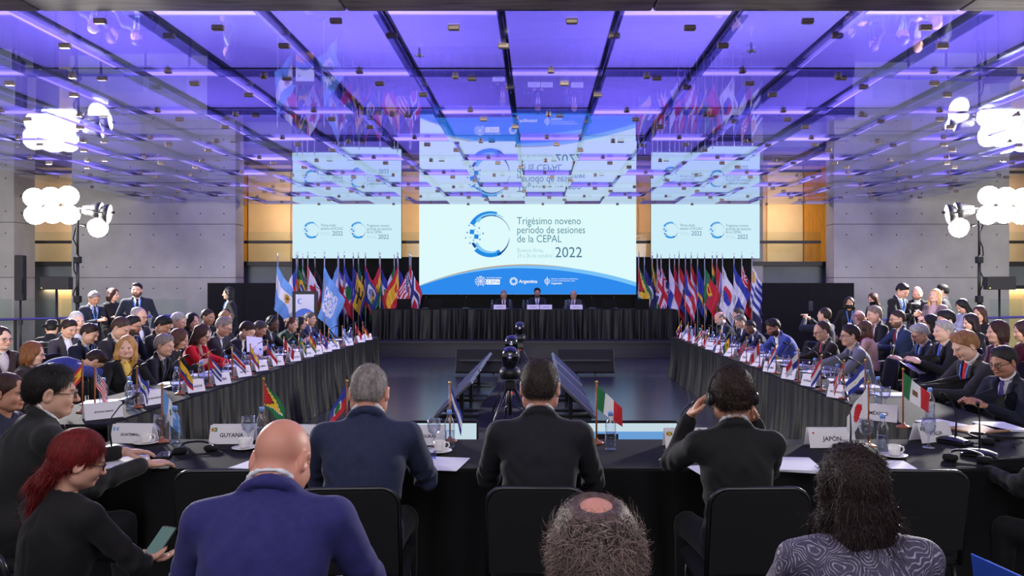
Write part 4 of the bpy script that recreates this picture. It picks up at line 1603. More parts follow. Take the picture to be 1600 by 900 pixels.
def face_colors(V, skin, hairc, brow=True, beard=None, lips=(150, 70, 64), mask=None, stubble=0.0):
    c = np.tile(np.array(srgb(*skin)), (len(V), 1))
    x, y, z = V[:, 0], V[:, 1], V[:, 2]

    def mix(m, col, a=1.0):
        k = (m.astype(float) * a)[:, None]
        c[:] = c * (1 - k) + np.array(srgb(*col)) * k
    ruddy = np.exp(-((np.abs(x) - .04) ** 2 + (z - .06) ** 2) / .0006) * (y > .03)
    c[:, 1:] *= (1 - .12 * ruddy)[:, None]
    n = np.exp(-(x ** 2 + (z - .062) ** 2) / .0003) * (y > .09)
    c[:, 1:] *= (1 - .12 * n)[:, None]
    if stubble:
        mix((y > .0) & (z < .05) & (z > -.04) & (np.abs(x) < .08), hairc, stubble)
    if beard is not None:
        mix(((z < .052) & (z > -.045) & (y > -.005 + 0 * z) & ~((np.abs(x) < .024) & (np.abs(z - .03) < .009) & (y > .08)) & ~((z > .045) & (y > .1))
             & ~((z > .03) & (np.abs(x) > .03) & (np.abs(x) < .055) & (y > .055))), beard, .9)
    mix((np.abs(x) < .024) & (np.abs(z - .0295) < .0085 - .1 * np.abs(x)) & (y > .085), lips, .75)
    mix((np.abs(np.abs(x) - .032) < .013) & (np.abs(z - .089) < .0062) & (y > .075), (218, 212, 205), .8)
    mix((np.abs(np.abs(x) - .032) < .0058) & (np.abs(z - .0895) < .006) & (y > .075), (30, 22, 18), .95)
    mix((np.abs(np.abs(x) - .032) < .015) & (np.abs(z - .0965) < .0022) & (y > .07), (45, 30, 26), .8)
    if brow:
        mix((np.abs(np.abs(x) - .034) < .019) & (np.abs(z - .1115 + .12 * (np.abs(x) - .034)) < .0042) & (y > .06), hairc, .75)
    if mask is not None:
        mix((z < .066) & (z > -.03) & (y > .02), mask, 1.0)
    return c


def hair_mesh(h, style, seed=0):
    ck = ('hair', h, style, seed)
    if ck in _cache:
        return _cache[ck]
    f = Field((-.17, -.26, -.32), (.17, .15, .27), h)
    front = lambda Y, k=1.15, b=.036: b + np.maximum(0, Y + .03) * k
    if style in ('short', 'buzz', 'crew', 'curly', 'receding', 'thick', 'balding'):
        g = {'short': .003, 'buzz': -.003, 'crew': .0, 'curly': .012, 'receding': .0, 'thick': .009, 'balding': .004}[style]
        dy = {'receding': -.012, 'thick': .004, 'short': .001, 'curly': .002}.get(style, 0)
        f.ell((0, -.017 + dy, .127), (.0805 + g, .099 + g, .091 + g), None, 0)
        f.ell((0, -.052, .082), (.068 + g * .6, .057 + g * .6, .062), None, .025)
        if style == 'thick':
            f.ell((.018, .035, .196), (.05, .045, .022), None, .03)
        if style == 'short':
            f.ell((.02, .025, .198), (.045, .045, .016), None, .03)
        f.cut(lambda X, Y, Z: (.042 + np.maximum(0, Y + .035) * (1.05 + 4.0 * np.maximum(0, np.abs(X) - .055) * 0) - Z) + 0 * X)
        f.cut(lambda X, Y, Z: np.where((np.abs(X) > .045) & (Z < .128), Y - .022 - .25 * (Z - .05), -.1))
        if style == 'balding':
            f.ell((0, -.035, .222), (.048, .052, .034), None, .02, 's')
    elif style == 'fringe':
        f.ell((0, -.010, .113), (.083, .105, .088), None, 0)
        f.ell((0, -.055, .075), (.067, .055, .06), None, .02)
        f.cut(lambda X, Y, Z: front(Y, 1.6, .03) - Z)
        f.cut(lambda X, Y, Z: (Z - (.150 - .25 * np.maximum(0, Y + .05))) + 0 * X)
        f.ell((0, .125, .10), (.07, .09, .09), None, .0, 's')
    elif style in ('long', 'bob', 'wavy', 'updo', 'ponytail', 'longdown'):
        g = .014 if style != 'updo' else .006
        f.ell((0, -.018, .126), (.079 + g, .097 + g, .092 + g), None, 0)
        f.ell((0, -.05, .06), (.075, .06, .08), None, .02)
        zl = {'long': -.13, 'bob': -.02, 'wavy': -.15, 'updo': .08, 'ponytail': .07, 'longdown': -.22}[style]
        if zl < .05:
            for sg in (-1, 1):
                f.cone((sg * .078, .0, .12), (sg * .088, .0, (zl + .12) / 2), .032, .034, .03)
                f.cone((sg * .088, .0, (zl + .12) / 2), (sg * .085, -.01, zl), .034, .022, .03)
            f.ell((0, -.068, (zl + .1) / 2), (.095, .045, .09 - zl * .5), None, .03)
        if style == 'updo':
            f.ell((0, -.115, .13), (.045, .04, .045), None, .02)
        if style == 'ponytail':
            f.cone((0, -.09, .055), (-.01, -.112, -.03), .034, .036, .02)
            f.cone((-.01, -.112, -.03), (-.015, -.075, -.19), .036, .014, .02)
            f.ell((0, -.05, .05), (.07, .055, .05), None, .02)
        f.ell((0, .102, .070), (.063, .070, .100), None, .012, 's')
        f.ell((.012, .095, .165), (.03, .05, .025), None, .015, 's')
        f.cone((0, -.01, -.2), (0, .0, .02), .055, .055, .0, 's')
        f.cone((0, .05, -.25), (0, .06, .02), .05, .05, .01, 's')
        if style in ('updo', 'ponytail'):
            f.cut(lambda X, Y, Z: np.where(Y > -.06, front(Y, 1.0, .05), -1) - Z + 0 * X)
    V, Q = f.nets()
    N = vnormals(V, Q)
    amp = {'curly': .011, 'wavy': .007, 'thick': .004}.get(style, .0025)
    fr = {'curly': 105, 'wavy': 70}.get(style, 90)
    st = np.array([1, 1, .45]) if style not in ('curly',) else np.ones(3)
    V = V + N * (vnoise(V * st, fr, seed) * amp + vnoise(V * st, fr * 2, seed + 1) * amp * .5)[:, None]
    _cache[ck] = (V, Q)
    return _cache[ck]


def hair_mat(c):
    return mat('hair_%d_%d_%d' % c, c, .55, noise=.35, scale=60, stretch=(1, 1, .25), bump=.5, bscale=160, spec=.3)


def suit_mat(c, pat=None):
    if pat:
        return pat
    return mat('cloth_%d_%d_%d' % c, c, .8, noise=.10, scale=45, bump=.12, bscale=220, sheen=.08, spec=.25)


M_skin = attr_mat('skin', .5, sheen=0.0)
M_glassframe = mat('spectacle_frame', (20, 18, 20), .3)
M_lanyard = mat('blue_lanyard', (70, 120, 200), .6)
M_shoe = mat('black_leather', (14, 12, 12), .3)


def head_origin(J):
    return J['neck'] + .028 * J['d2'] + np.array([0, .016, .016])


def orient(d, up):
    """rotation whose +Y follows d and +Z stays near up"""
    y = d / (np.linalg.norm(d) + 1e-9)
    x = np.cross(y, up)
    x /= np.linalg.norm(x) + 1e-9
    z = np.cross(x, y)
    return np.stack([x, y, z], 1)


def person(label, loc, face, pose='table', lean=12, seated=True, sex='m', yaw=0, pitch=10, roll=0, scale=1.0, wid=1.0, belly=0.0, fat=0.0,
           skin=(205, 158, 132), hair='short', hairc=(40, 30, 26), top='suit', col=(30, 31, 38), shirt=(225, 225, 230), tie=None, glasses=False, beard=None,
           headset=False, lanyard=False, mask=None, lod=1, curl=.35, group=None, pattern=None, trousers=(24, 24, 28), legs=True, hat=False, stubble=0., sleeves=True,
           hairseed=0, lips=(150, 72, 66), hairmat=None, sink=0.0):
    """face: heading in degrees, 0 looks along +Y, 90 towards -X, -90 towards +X"""
    fem = sex == 'f'
    key = (pose, int(lean), seated, wid, belly, fem)
    hj = (.0100, .0150, .020)[lod]
    hh = (.0052, .0074, .0094)[lod]
    hd = (.0056, .0072, .0090)[lod]
    root = empty('person', loc, math.radians(face), label=label, cat='person', group=group)
    root.scale = (scale,) * 3
    V, Q, J = jacket_mesh(key, hj, {'suit': 'suit', 'open': 'suit', 'coat': 'coat', 'round': 'round'}[top])
    ck = ('jkm', key, hj, top)
    if ck not in _cache:
        _cache[ck] = np_mesh('jacket', V, Q, [suit_mat((30, 31, 38))])
    cm = suit_mat(col, pattern)

    def shared(name, me, m):
        o = obj(name, me, root)
        o.material_slots[0].link = 'OBJECT'
        o.material_slots[0].material = m
        return o
    jk = shared('jacket' if top != 'round' else 'blouse', _cache[ck], cm)
    if top != 'round':
        ck = ('shm', key, hj, lod == 0)
        if ck not in _cache:
            _cache[ck] = np_mesh('shirt', *shirt_mesh(key, .011 if lod == 0 else .016), [suit_mat((225, 225, 230))])
        shared('shirt', _cache[ck], suit_mat(shirt))
    if legs:
        ck = ('trm', key[2], round(wid, 2))
        if ck not in _cache:
            _cache[ck] = np_mesh('trousers', *trouser_mesh(key, .026), [suit_mat((24, 24, 28))])
        shared('trousers', _cache[ck], suit_mat(trousers))
        if 'shoe' not in _cache:
            _cache['shoe'] = np_mesh('shoe', *Field((-.08, -.12, -.02), (.08, .24, .16), .014).cone((0, -.03, .045), (0, .13, .035), .045, .035, .02).cone((0, -.01, .05), (0, -.01, .1), .045, .045, .02).nets(), [M_shoe])
        for nm in 'RL':
            a = J['A' + nm]
            obj('shoe', _cache['shoe'], root, (a[0], a[1], .0))
    # --- continuous body: core, arms, hands and head in one mesh
    Vs, Qs, Cs = [], [], []
    n0 = 0
    sk = np.array(srgb(*skin))

    def put(v, q, c=None):
        nonlocal n0
        Vs.append(v)
        Qs.append(q + n0)
        Cs.append(np.tile(sk, (len(v), 1)) if c is None else c)
        n0 += len(v)
    put(*body_core(key, .030))
    for nm, sg in (('R', 1), ('L', -1)):
        hv, hq = hand_mesh(hd, curl, sg)
        d = J['W' + nm] - J['E' + nm]
        if pose.startswith('table'):
            dd = d.copy()
            dd[2] = -.02
            up = np.array([sg * .15, 0, 1.])
        elif pose in ('read', 'phone_low', 'stand_phone', 'phone_up'):
            dd = d + np.array([-sg * .05, .06, .02])
            up = np.array([sg * .8, -.35, .3]) if pose != 'phone_low' else np.array([-sg * .2, .2, -1.])
        elif pose == 'ears':
            dd = np.array([-sg * .15, -.12, .3])
            up = np.array([sg * 1., .6, 0])
        elif pose == 'chin':
            dd = d
            up = np.array([sg * .3, 1, .2]) if nm == 'R' else np.array([0, 0, 1.])
        elif pose == 'down':
            dd = d
            up = np.array([sg * 1., 0, 0])
        else:
            dd = d
            up = np.array([sg * .3, .2, 1.])
        R = orient(dd, up)
        W = J['W' + nm]
        put(hv @ R.T + W + (R @ np.array([0, .02, 0])), hq)
    hv, hq = head_mesh(hh, fem, fat)
    hc = face_colors(hv, skin, hairc, True, beard, lips, mask, stubble)
    H0 = head_origin(J) - sink * J['d2']
    RH = rotz(math.radians(yaw)) @ rotx(-math.radians(pitch)) @ roty(math.radians(roll))
    hs_ = .97 if fem else 1.03

    def bend(v):
        t = np.clip((v[:, 2] + .10) / .12, 0, 1)
        w_ = (t * t * (3 - 2 * t))[:, None]
        # neck bottom follows the spine, head follows its own rotation
        base = v @ rotx(-J['L2'] * .8).T
        return (base * (1 - w_) + (v @ RH.T) * w_) * hs_ + H0
    put(bend(hv), hq, hc)
    me = np_mesh('body', np.concatenate(Vs), np.concatenate(Qs), [M_skin], np.concatenate(Cs))
    obj('body', me, root)

    def onhead(name, v, q, m):
        return obj(name, np_mesh(name, (v @ RH.T) * hs_ + H0, q, [m]), root)
    if hair:
        hv2, hq2 = hair_mesh(.0065 if lod == 0 else .0095 if lod == 1 else .012, hair, hairseed)
        onhead('hair', hv2, hq2, hairmat or hair_mat(hairc))
    RM = Matrix(RH.tolist())
    hrot = RM.to_euler()

    def headpart(name, mb, m):
        o = mb.build(name, m, root, tuple(H0), hrot)
        o.scale = (hs_,) * 3
        return o
    if glasses:
        g = MB()
        for sg in (-1, 1):
            ring = [(sg * (.033 + .024 * math.cos(a)), .104 - .012 * abs(math.cos(a)) * (1 if math.cos(a) > 0 else .2), .089 + .017 * math.sin(a)) for a in np.linspace(0, 2 * PI, 13)]
            g.tube(ring, .0022, 5, False)
            g.tube([(sg * .057, .093, .092), (sg * .079, .04, .094), (sg * .083, -.01, .09)], .002, 5)
        g.tube([(-.01, .107, .091), (.01, .107, .091)], .0022, 5)
        headpart('glasses', g, M_glassframe)
    if headset:
        g = MB()
        g.tube([((.104 + .006 * (hair == 'curly')) * math.cos(a), -.01, .095 + (.132 + .012 * (hair == 'curly')) * math.sin(a)) for a in np.linspace(0, PI, 15)], .006, 6)
        for sg in (-1, 1):
            g.lathe([(0, -.012), (.03, -.012), (.036, 0), (.03, .014), (0, .016)], 12, (sg * .101, -.005, .085), 'x')
        headpart('headphones', g, M_blackmetal)
    if hat:
        headpart('hat', MB().lathe([(0, .235), (.06, .232), (.085, .20), (.095, .135), (.15, .128), (.152, .12), (.09, .12)], 20, (0, -.01, 0)), M_black)
    if top in ('suit', 'open', 'coat') and lod < 2:
        R1 = rotx(-J['L'])
        lj = (V - J['pel']) @ R1
        lo = .22 if top != 'coat' else .14
        for sg in (-1, 1):
            rows = []
            for t in np.linspace(.495, lo, 9):
                a_ = (t - lo) / (.52 - lo)
                xi = sg * (a_ * (.075 if top != 'coat' else .095) + .004)
                wl = .012 + .036 * math.sin(min(1, a_ * 1.25) * PI * .62) ** 1.2
                rr_ = []
                for xx in (xi, xi + sg * wl):
                    m = (np.abs(lj[:, 2] - t) < .03) & (np.abs(lj[:, 0] - xx) < .03)
                    y = (lj[m, 1].max() if m.any() else .1) + (.007 if xx == xi else .006)
                    rr_.append(tuple(J['pel'] + R1 @ np.array([xx, y, t])))
                rows.append(rr_)
            VV = [p for r_ in rows for p in r_]
            FF = [(2 * i, 2 * i + 1, 2 * i + 3, 2 * i + 2)[::sg] for i in range(len(rows) - 1)]
            lp = MB().add(VV, FF, True).build('lapel', cm, root)
            so = lp.modifiers.new('thickness', 'SOLIDIFY')
            so.thickness = .004
            so.offset = -1
    # chest details follow the front of the torso
    if tie is not None or lanyard:
        V0 = V
        R1 = rotx(-J['L'])
        SV, SQ = shirt_mesh(key, .011 if lod == 0 else .016) if top != 'round' else (V, Q)
        loc_ = (SV - J['pel']) @ R1

        def front_y(t, x):
            m = (np.abs(loc_[:, 2] - t) < .025) & (np.abs(loc_[:, 0] - x) < .025)
            return loc_[m, 1].max() if m.any() else .1

        def strip(path, wid_, off):
            mb = MB()
            Vv, Ff = [], []
            for (x, t, w_) in path:
                y = front_y(t, x) + off
                for xx in (x - w_, x + w_):
                    Vv.append(tuple(J['pel'] + R1 @ np.array([xx, y, t])))
                for xx in (x + w_, x - w_):
                    Vv.append(tuple(J['pel'] + R1 @ np.array([xx, y - .006, t])))
            for i in range(len(path) - 1):
                a, b = 4 * i, 4 * (i + 1)
                for e in range(4):
                    Ff.append((a + e, a + (e + 1) % 4, b + (e + 1) % 4, b + e))
            return mb.add(Vv, Ff)
        if tie is not None:
            strip([(0, .505, .017), (0, .475, .021), (0, .46, .014), (0, .38, .026), (0, .28, .034), (0, .20, .036)], 0, .008).build('tie', suit_mat(tie), root)
        if lanyard:
            mb = strip([(-.055, .49, .008), (-.045, .40, .008), (-.015, .25, .008)], 0, .022)
            m2 = strip([(.055, .49, .008), (.045, .40, .008), (.015, .25, .008)], 0, .022)
            mb.add(m2.v, m2.f)
            mb.build('lanyard', M_lanyard, root)
            strip([(0, .25, .04), (0, .20, .04), (0, .13, .04)], 0, .026).build('badge', M_white, root)
    return root, J, H0, RH, hs_


SHELL = {k: (np.array([0, -.017 + dy, .127]), np.array([.0805 + g, .099 + g, .091 + g])) for k, dy, g in (
    ('short', .001, .003), ('buzz', 0, -.003), ('crew', 0, 0), ('curly', .002, .012), ('balding', 0, .004), ('thick', .004, .009))}
SHELL['long'] = (np.array([0, -.018, .126]), np.array([.093, .111, .106]))


def strands(root, H0, RH, hs_, style, h, n, length, comb, m, width=.0016, lift=.06, seg=4, seed=0, hairseed=0, wob=.25, keep=None):
    """fine locks laid over the hair shell, in the head's frame"""
    V, Q = hair_mesh(h, style, hairseed)
    N = vnormals(V, Q)
    r = np.random.default_rng(seed)
    ok = np.arange(len(V))
    if keep is not None:
        ok = ok[keep(V)]
    ids = r.choice(ok, n)
    P = V[ids] - N[ids] * .001
    nn = N[ids]
    D = comb(P)
    D = D - nn * (D * nn).sum(1, keepdims=True)
    D += r.normal(size=D.shape) * wob
    D /= np.linalg.norm(D, axis=1, keepdims=True) + 1e-9
    L = length * r.uniform(.5, 1.3, n)
    rows = []
    p = P.copy()
    for k in range(seg + 1):
        t = k / seg
        wv = width * (1 - .85 * t)
        side = np.cross(D, nn)
        side /= np.linalg.norm(side, axis=1, keepdims=True) + 1e-9
        rows.append(p - side * wv)
        rows.append(p + side * wv)
        D = D + nn * (lift if k == 0 else -lift * .8 - .05) + r.normal(size=D.shape) * wob * .3 + np.array([0, 0, -.10])
        D /= np.linalg.norm(D, axis=1, keepdims=True) + 1e-9
        q0 = p.copy()
        p = p + D * (L / seg)[:, None]
        cc, ra = SHELL.get(style, SHELL['long'])
        k0 = np.linalg.norm((p - cc) / ra, axis=1)
        if k == 0:
            kt = np.linalg.norm((q0 - cc) / ra, axis=1) * (1 + r.uniform(.012, .02 + lift, n))
        ww = np.clip((p[:, 2] - (.03 if style in ('ponytail', 'wavy') else -.02)) / .05, 0, 1)
        fac = 1 + ww * (np.clip(kt * (1 + .003 * k) / k0, .8, 1.06) - 1)
        p = cc + (p - cc) * fac[:, None]
        D = p - q0
        D /= np.linalg.norm(D, axis=1, keepdims=True) + 1e-9
        nn = (p - cc) / ra ** 2
        nn /= np.linalg.norm(nn, axis=1, keepdims=True)
    VV = np.stack(rows, 1).reshape(-1, 3)
    w2 = 2 * (seg + 1)
    base = (np.arange(n) * w2)[:, None]
    QQ = np.concatenate([base + np.array([[2 * k, 2 * k + 1, 2 * k + 3, 2 * k + 2]]) for k in range(seg)])
    o = obj('hair_strands', np_mesh('hair_strands', (VV @ RH.T) * hs_ + H0, QQ, [m]), root)
    o['kind'] = 'stuff'
    return o


def from_crown(P, c=(0, -.07, .215)):
    return P - np.array(c)


def hanging(P):
    d = np.tile(np.array([0, 0, -1.0]), (len(P), 1))
    up = P[:, 2] > .14
    d[up] = (P[up] - np.array([0, .02, .24]))
    return d
# ================================================================== chairs
M_pad = mat('black_upholstery', (8, 8, 9), .9, noise=.2, scale=40, bump=.1, bscale=200)
M_tube = mat('black_chair_tube', (26, 26, 28), .22, spec=.6)
_ch = {}


def rounded_back(w_, z0, z1, r, y0, y1, rake):
    pts = [(-w_ / 2, z0), (w_ / 2, z0)]
    for a in np.linspace(0, PI / 2, 7):
        pts.append((w_ / 2 - r + r * math.cos(a), z1 - r + r * math.sin(a)))
    for a in np.linspace(PI / 2, PI, 7):
        pts.append((-w_ / 2 + r + r * math.cos(a), z1 - r + r * math.sin(a)))
    n = len(pts)
    yo = lambda z: -rake * (z - z0)
    V = [(x, y0 + yo(z), z) for x, z in pts] + [(x, y1 + yo(z), z) for x, z in pts]
    F = [tuple(range(n)), tuple(range(2 * n - 1, n - 1, -1))] + [(i, n + i, n + (i + 1) % n, (i + 1) % n) for i in range(n)]
    return MB().add(V, F), pts, yo


def make_chair(loc, rz, label):
    r = empty('conference_chair', loc, rz, label=label, cat='chair', group='black stacking chairs')
    if not _ch:
        _ch['seat'] = MB().cbox((0, .02, .43), (.44, .44, .06), bev=.02).mesh('seat', M_pad)
        mb, pts, yo = rounded_back(.40, .50, .86, .07, -.245, -.205, .18)
        _ch['backrest'] = mb.mesh('backrest', M_pad)
        fr = [(-.205, -.225 + yo(.42), .42)] + [(x * 1.03, -.225 + yo(z), z + .006) for x, z in pts[2:][::-1]] + [(.205, -.225 + yo(.42), .42)]
        _ch['back_frame'] = MB().tube(fr, .011, 6).mesh('back_frame', M_tube)
        for k, (sx, sy) in enumerate(((-1, -1), (1, -1), (-1, 1), (1, 1))):
            _ch['leg%d' % k] = MB().tube([(sx * .19, sy * .18, .42), (sx * .215, sy * .24, .0)], .012, 6).mesh('leg', M_tube)
    for k, me in _ch.items():
        obj('leg' if k.startswith('leg') else k, me, r)
    return r


# ================================================================== people
def head_xy(px_, d):
    return (px_ - 840) * d / FPX, d


def place(label, px_, py_, d, face, chair=True, z0=0.0, chair_label=None, smax=1.12, smin=.88, **kw):
    """head centre seen at a photo position, at distance d"""
    pose = kw.get('pose', 'table')
    lean, seated = kw.get('lean', 12), kw.get('seated', True)
    J = skeleton(pose, int(lean), seated, kw.get('wid', 1.0), kw.get('belly', 0.0), kw.get('sex', 'm') == 'f')
    H0 = head_origin(J) - kw.get('sink', 0.0) * J['d2']
    RH = rotz(math.radians(kw.get('yaw', 0))) @ rotx(-math.radians(kw.get('pitch', 10)))
    hc = H0 + RH @ np.array([0, 0, .095])
    zh = 1.7 - (py_ - 447) * d / FPX - z0
    s = min(smax, max(smin, zh / hc[2]))
    X, Y = head_xy(px_, d)
    a = math.radians(face)
    off = (hc[:2] * s)
    loc = (X - (math.cos(a) * off[0] - math.sin(a) * off[1]), Y - (math.sin(a) * off[0] + math.cos(a) * off[1]), z0)
    out = person(label, loc, face, scale=s, lod=kw.pop('lod', 0 if d < 6.5 else 1 if d < 9.6 else 2), **kw)
    if seated and chair:
        make_chair((loc[0] + .0, loc[1], z0), a, chair_label or ('chair of the ' + ' '.join(label.split()[:13])))
    return out


SKT, SKM, SKB, SKP = (212, 164, 138), (182, 132, 102), (92, 60, 46), (226, 180, 156)
GRY, DGR, BLK_, DBR, BRW, BLD = (150, 146, 144), (84, 78, 76), (20, 17, 17), (44, 30, 24), (82, 52, 34), (168, 120, 70)
N1, N2, N3, C1, C2 = (26, 30, 46), (40, 46, 84), (48, 58, 112), (22, 22, 25), (52, 52, 58)
LF = -90     # left rows look towards +X
# ---- left table, front row
place('woman with long blonde hair and black jacket turned to the camera', 197, 542, 7.35, -128, sex='f', hair='long', hairc=(186, 138, 78), top='open', col=(18, 18, 20), shirt=(224, 186, 90), yaw=-28, pitch=3, roll=-4, skin=SKP, pose='lap', lean=6, lips=(176, 60, 64))
place('grey haired man in black suit beside the blonde woman', 257, 539, 7.9, LF, hair='thick', hairc=(128, 118, 112), col=C1, tie=(60, 60, 80), lean=14, pitch=12, pose='lap')
place('woman with brown hair in black bending towards the grey haired man', 281, 529, 8.55, LF + 10, sex='f', hair='bob', hairc=BRW, top='round', col=C1, lean=16, pitch=22, pose='read')
place('woman in red jacket with glasses reading', 316, 522, 9.0, LF, sex='f', hair='long', hairc=(58, 32, 24), top='coat', col=(206, 24, 36), shirt=(150, 130, 120), glasses=True, pitch=24, lean=10, pose='table')
place('grey haired man with glasses in dark grey suit beside the woman in red', 350, 510, 9.65, LF, hair='short', hairc=(132, 122, 114), col=(46, 44, 46), tie=(60, 60, 66), glasses=True, pitch=24, lean=12)
place('dark haired man in charcoal suit bent over white papers', 386, 516, 10.15, LF, hair='short', hairc=DBR, col=(40, 40, 44), pitch=34, lean=20, pose='read')
place('greying man looking down between the papers and the man with headphones', 406, 514, 10.75, LF, hair='short', hairc=(70, 62, 58), col=(34, 38, 54), pitch=30, lean=16, skin=SKM)
place('dark skinned man with headphones in black suit at the left table', 426, 505, 11.35, LF, hair='buzz', hairc=BLK_, col=C1, headset=True, skin=SKB, pitch=22, lean=10, tie=(40, 40, 44))
place('woman in dark green at the left table', 456, 506, 12.1, LF, sex='f', hair='updo', hairc=BRW, top='round', col=(12, 48, 34), pitch=12, lean=22, pose='read')
place('woman with long black hair between the green and the navy jackets', 470, 505, 12.7, LF, sex='f', hair='long', hairc=BLK_, top='round', col=(40, 22, 24), pitch=10, lean=10)
place('man in navy suit at the far end of the left table', 485, 498, 13.3, LF, hair='short', hairc=DGR, col=(44, 52, 92), tie=(70, 40, 60), pitch=4, lean=10)
# ---- left, second and third rows
place('woman with chestnut bob seen from the side at the far left', 52, 552, 6.95, LF + 20, sex='f', hair='bob', hairc=(120, 74, 40), top='round', col=(44, 34, 34), glasses=True, pitch=10, lean=10, pose='lap', skin=SKP)
place('woman with glasses and dark hair at the left edge', 3, 528, 7.6, LF - 20, sex='f', hair='updo', hairc=DBR, top='coat', col=(50, 36, 36), shirt=(200, 190, 190), glasses=True, pitch=6, lean=6, pose='lap', skin=SKP)
place('man in blue suit bending far forward over the left seats', 148, 585, 7.35, LF + 45, seated=False, pose='bent', lean=68, hair='short', hairc=DBR, col=(54, 62, 128), pitch=60, smin=.86, chair=False)
place('dark haired man looking down behind the bending blue suit', 140, 521, 8.95, LF, hair='short', hairc=DBR, col=N1, pitch=26, lean=12, lanyard=True, pose='read', skin=SKT)
place('man with dark hair half hidden behind the blue suit', 108, 513, 9.75, LF - 20, hair='thick', hairc=DBR, col=(60, 56, 60), pitch=20, lean=8, pose='lap')
place('white haired man seated behind the left rows', 120, 501, 10.4, LF - 30, hair='short', hairc=(196, 190, 188), col=C2, pitch=4, lean=4, pose='lap', skin=SKP, fat=1.0)
place('person in a black brimmed hat behind the left rows', 81, 516, 11.3, 20, hair='short', hairc=BLK_, col=C1, hat=True, pitch=14, lean=8, pose='lap')
place('man with brown hair and dark suit behind the blonde woman', 189, 512, 8.95, LF, hair='crew', hairc=(66, 46, 36), col=(38, 36, 38), pitch=30, lean=14, pose='lap')
place('bearded man with glasses behind the blonde woman', 208, 508, 9.7, LF, hair='short', hairc=BLK_, beard=(40, 30, 26), glasses=True, col=N1, lanyard=True, pitch=14, lean=8, pose='lap', skin=SKM)
place('older grey man with glasses in the third left row', 218, 494, 10.9, LF - 8, hair='receding', hairc=(150, 140, 136), glasses=True, col=C2, pitch=10, lean=4, pose='lap')
place('black haired man in black suit looking down, middle of the second left row', 255, 508, 10.2, LF, hair='thick', hairc=BLK_, col=C1, pitch=30, lean=14, pose='read', skin=SKM)
place('grey haired man half hidden behind the woman with brown hair', 279, 502, 10.7, LF, hair='short', hairc=GRY, col=C2, pitch=16, lean=8, pose='lap')
place('woman with long black hair in the second left row', 301, 501, 11.15, LF - 20, sex='f', hair='long', hairc=(16, 14, 15), top='round', col=C1, pitch=6, lean=6, pose='lap')
place('man with cropped dark hair behind the woman in red', 325, 495, 11.8, LF - 10, hair='crew', hairc=DBR, col=C1, pitch=10, lean=6, pose='lap', skin=SKM)
place('curly fair haired person behind the grey man with glasses', 353, 497, 12.2, LF, sex='f', hair='curly', hairc=(150, 112, 76), top='round', col=C2, pitch=8, lean=6, pose='lap')
# ---- left, standing
place('standing grey haired man in navy suit with badge looking at his phone', 147, 466, 13.3, -120, seated=False, pose='stand_phone', lean=3, hair='curly', hairc=(120, 112, 112), col=N1, tie=(40, 44, 60), lanyard=True, pitch=26, skin=SKM)
place('standing woman with short dark hair and folded arms', 177, 460, 13.7, -100, seated=False, pose='crossed', lean=2, sex='f', hair='bob', hairc=(52, 26, 24), top='round', col=C1, pitch=8, yaw=10)
place('tall standing man with beard in dark suit by the left wall', 214, 453, 13.5, -150, seated=False, pose='down', lean=0, wid=1.12, hair='short', hairc=BLK_, col=N1, tie=(24, 26, 40), beard=(40, 30, 28), lanyard=True, pitch=2, yaw=-15)
place('standing woman with headphones and lanyard before the black flat', 357, 458, 14.4, 120, seated=False, pose='down', lean=2, sex='f', hair='long', hairc=BLK_, top='coat', col=C1, shirt=(210, 210, 215), lanyard=True, headset=True, pitch=4)
# ---- right table, front row
RF = 90
place('bald man with white beard at the far end of the right table', 1125, 497, 13.5, RF, hair='fringe', hairc=(90, 84, 82), beard=(190, 184, 180), col=N1, pitch=30, lean=16, pose='read', skin=SKT)
place('greying man behind the white bearded man', 1153, 491, 14.3, RF - 10, hair='short', hairc=(60, 54, 52), col=C1, pitch=10, lean=8, pose='lap', chair=False)
place('grey haired man in navy suit next to the white bearded man', 1157, 502, 12.75, RF, hair='short', hairc=(104, 98, 96), col=N1, pitch=26, lean=12)
place('bald dark skinned man in navy suit reading', 1172, 511, 12.05, RF, hair='buzz', hairc=(40, 32, 30), col=(28, 34, 60), skin=(110, 74, 58), pitch=36, lean=18)
place('bearded man in bright blue suit leaning over the right table', 1208, 511, 10.85, RF + 10, hair='short', hairc=(32, 20, 18), beard=(34, 22, 20), col=(66, 78, 146), skin=(160, 104, 82), pitch=28, lean=26, wid=1.15, belly=.6)
place('balding man with glasses in dark brown suit at the right table', 1284, 517, 9.3, RF, hair='receding', hairc=(60, 44, 40), col=(46, 40, 38), tie=(170, 60, 90), glasses=True, pitch=18, lean=8, wid=1.05, fat=.6)
place('man with glasses in light grey suit at the right table', 1328, 524, 8.45, RF - 6, hair='short', hairc=(38, 26, 24), col=(112, 112, 124), tie=(60, 64, 84), glasses=True, pitch=6, lean=14, pose='table')
place('sandy haired man in charcoal suit with red tie at the right table', 1508, 540, 6.4, RF, hair='thick', hairc=(150, 104, 66), col=(46, 45, 48), tie=(200, 24, 36), lanyard=True, pitch=26, lean=8, pose='table', skin=SKP, wid=1.1)
place('dark haired man with glasses and purple tie writing at the right table', 1568, 565, 5.75, RF + 14, hair='short', hairc=(36, 32, 32), col=(24, 28, 44), tie=(60, 44, 110), glasses=True, pitch=16, lean=8, pose='read', skin=(176, 124, 98), wid=1.1)
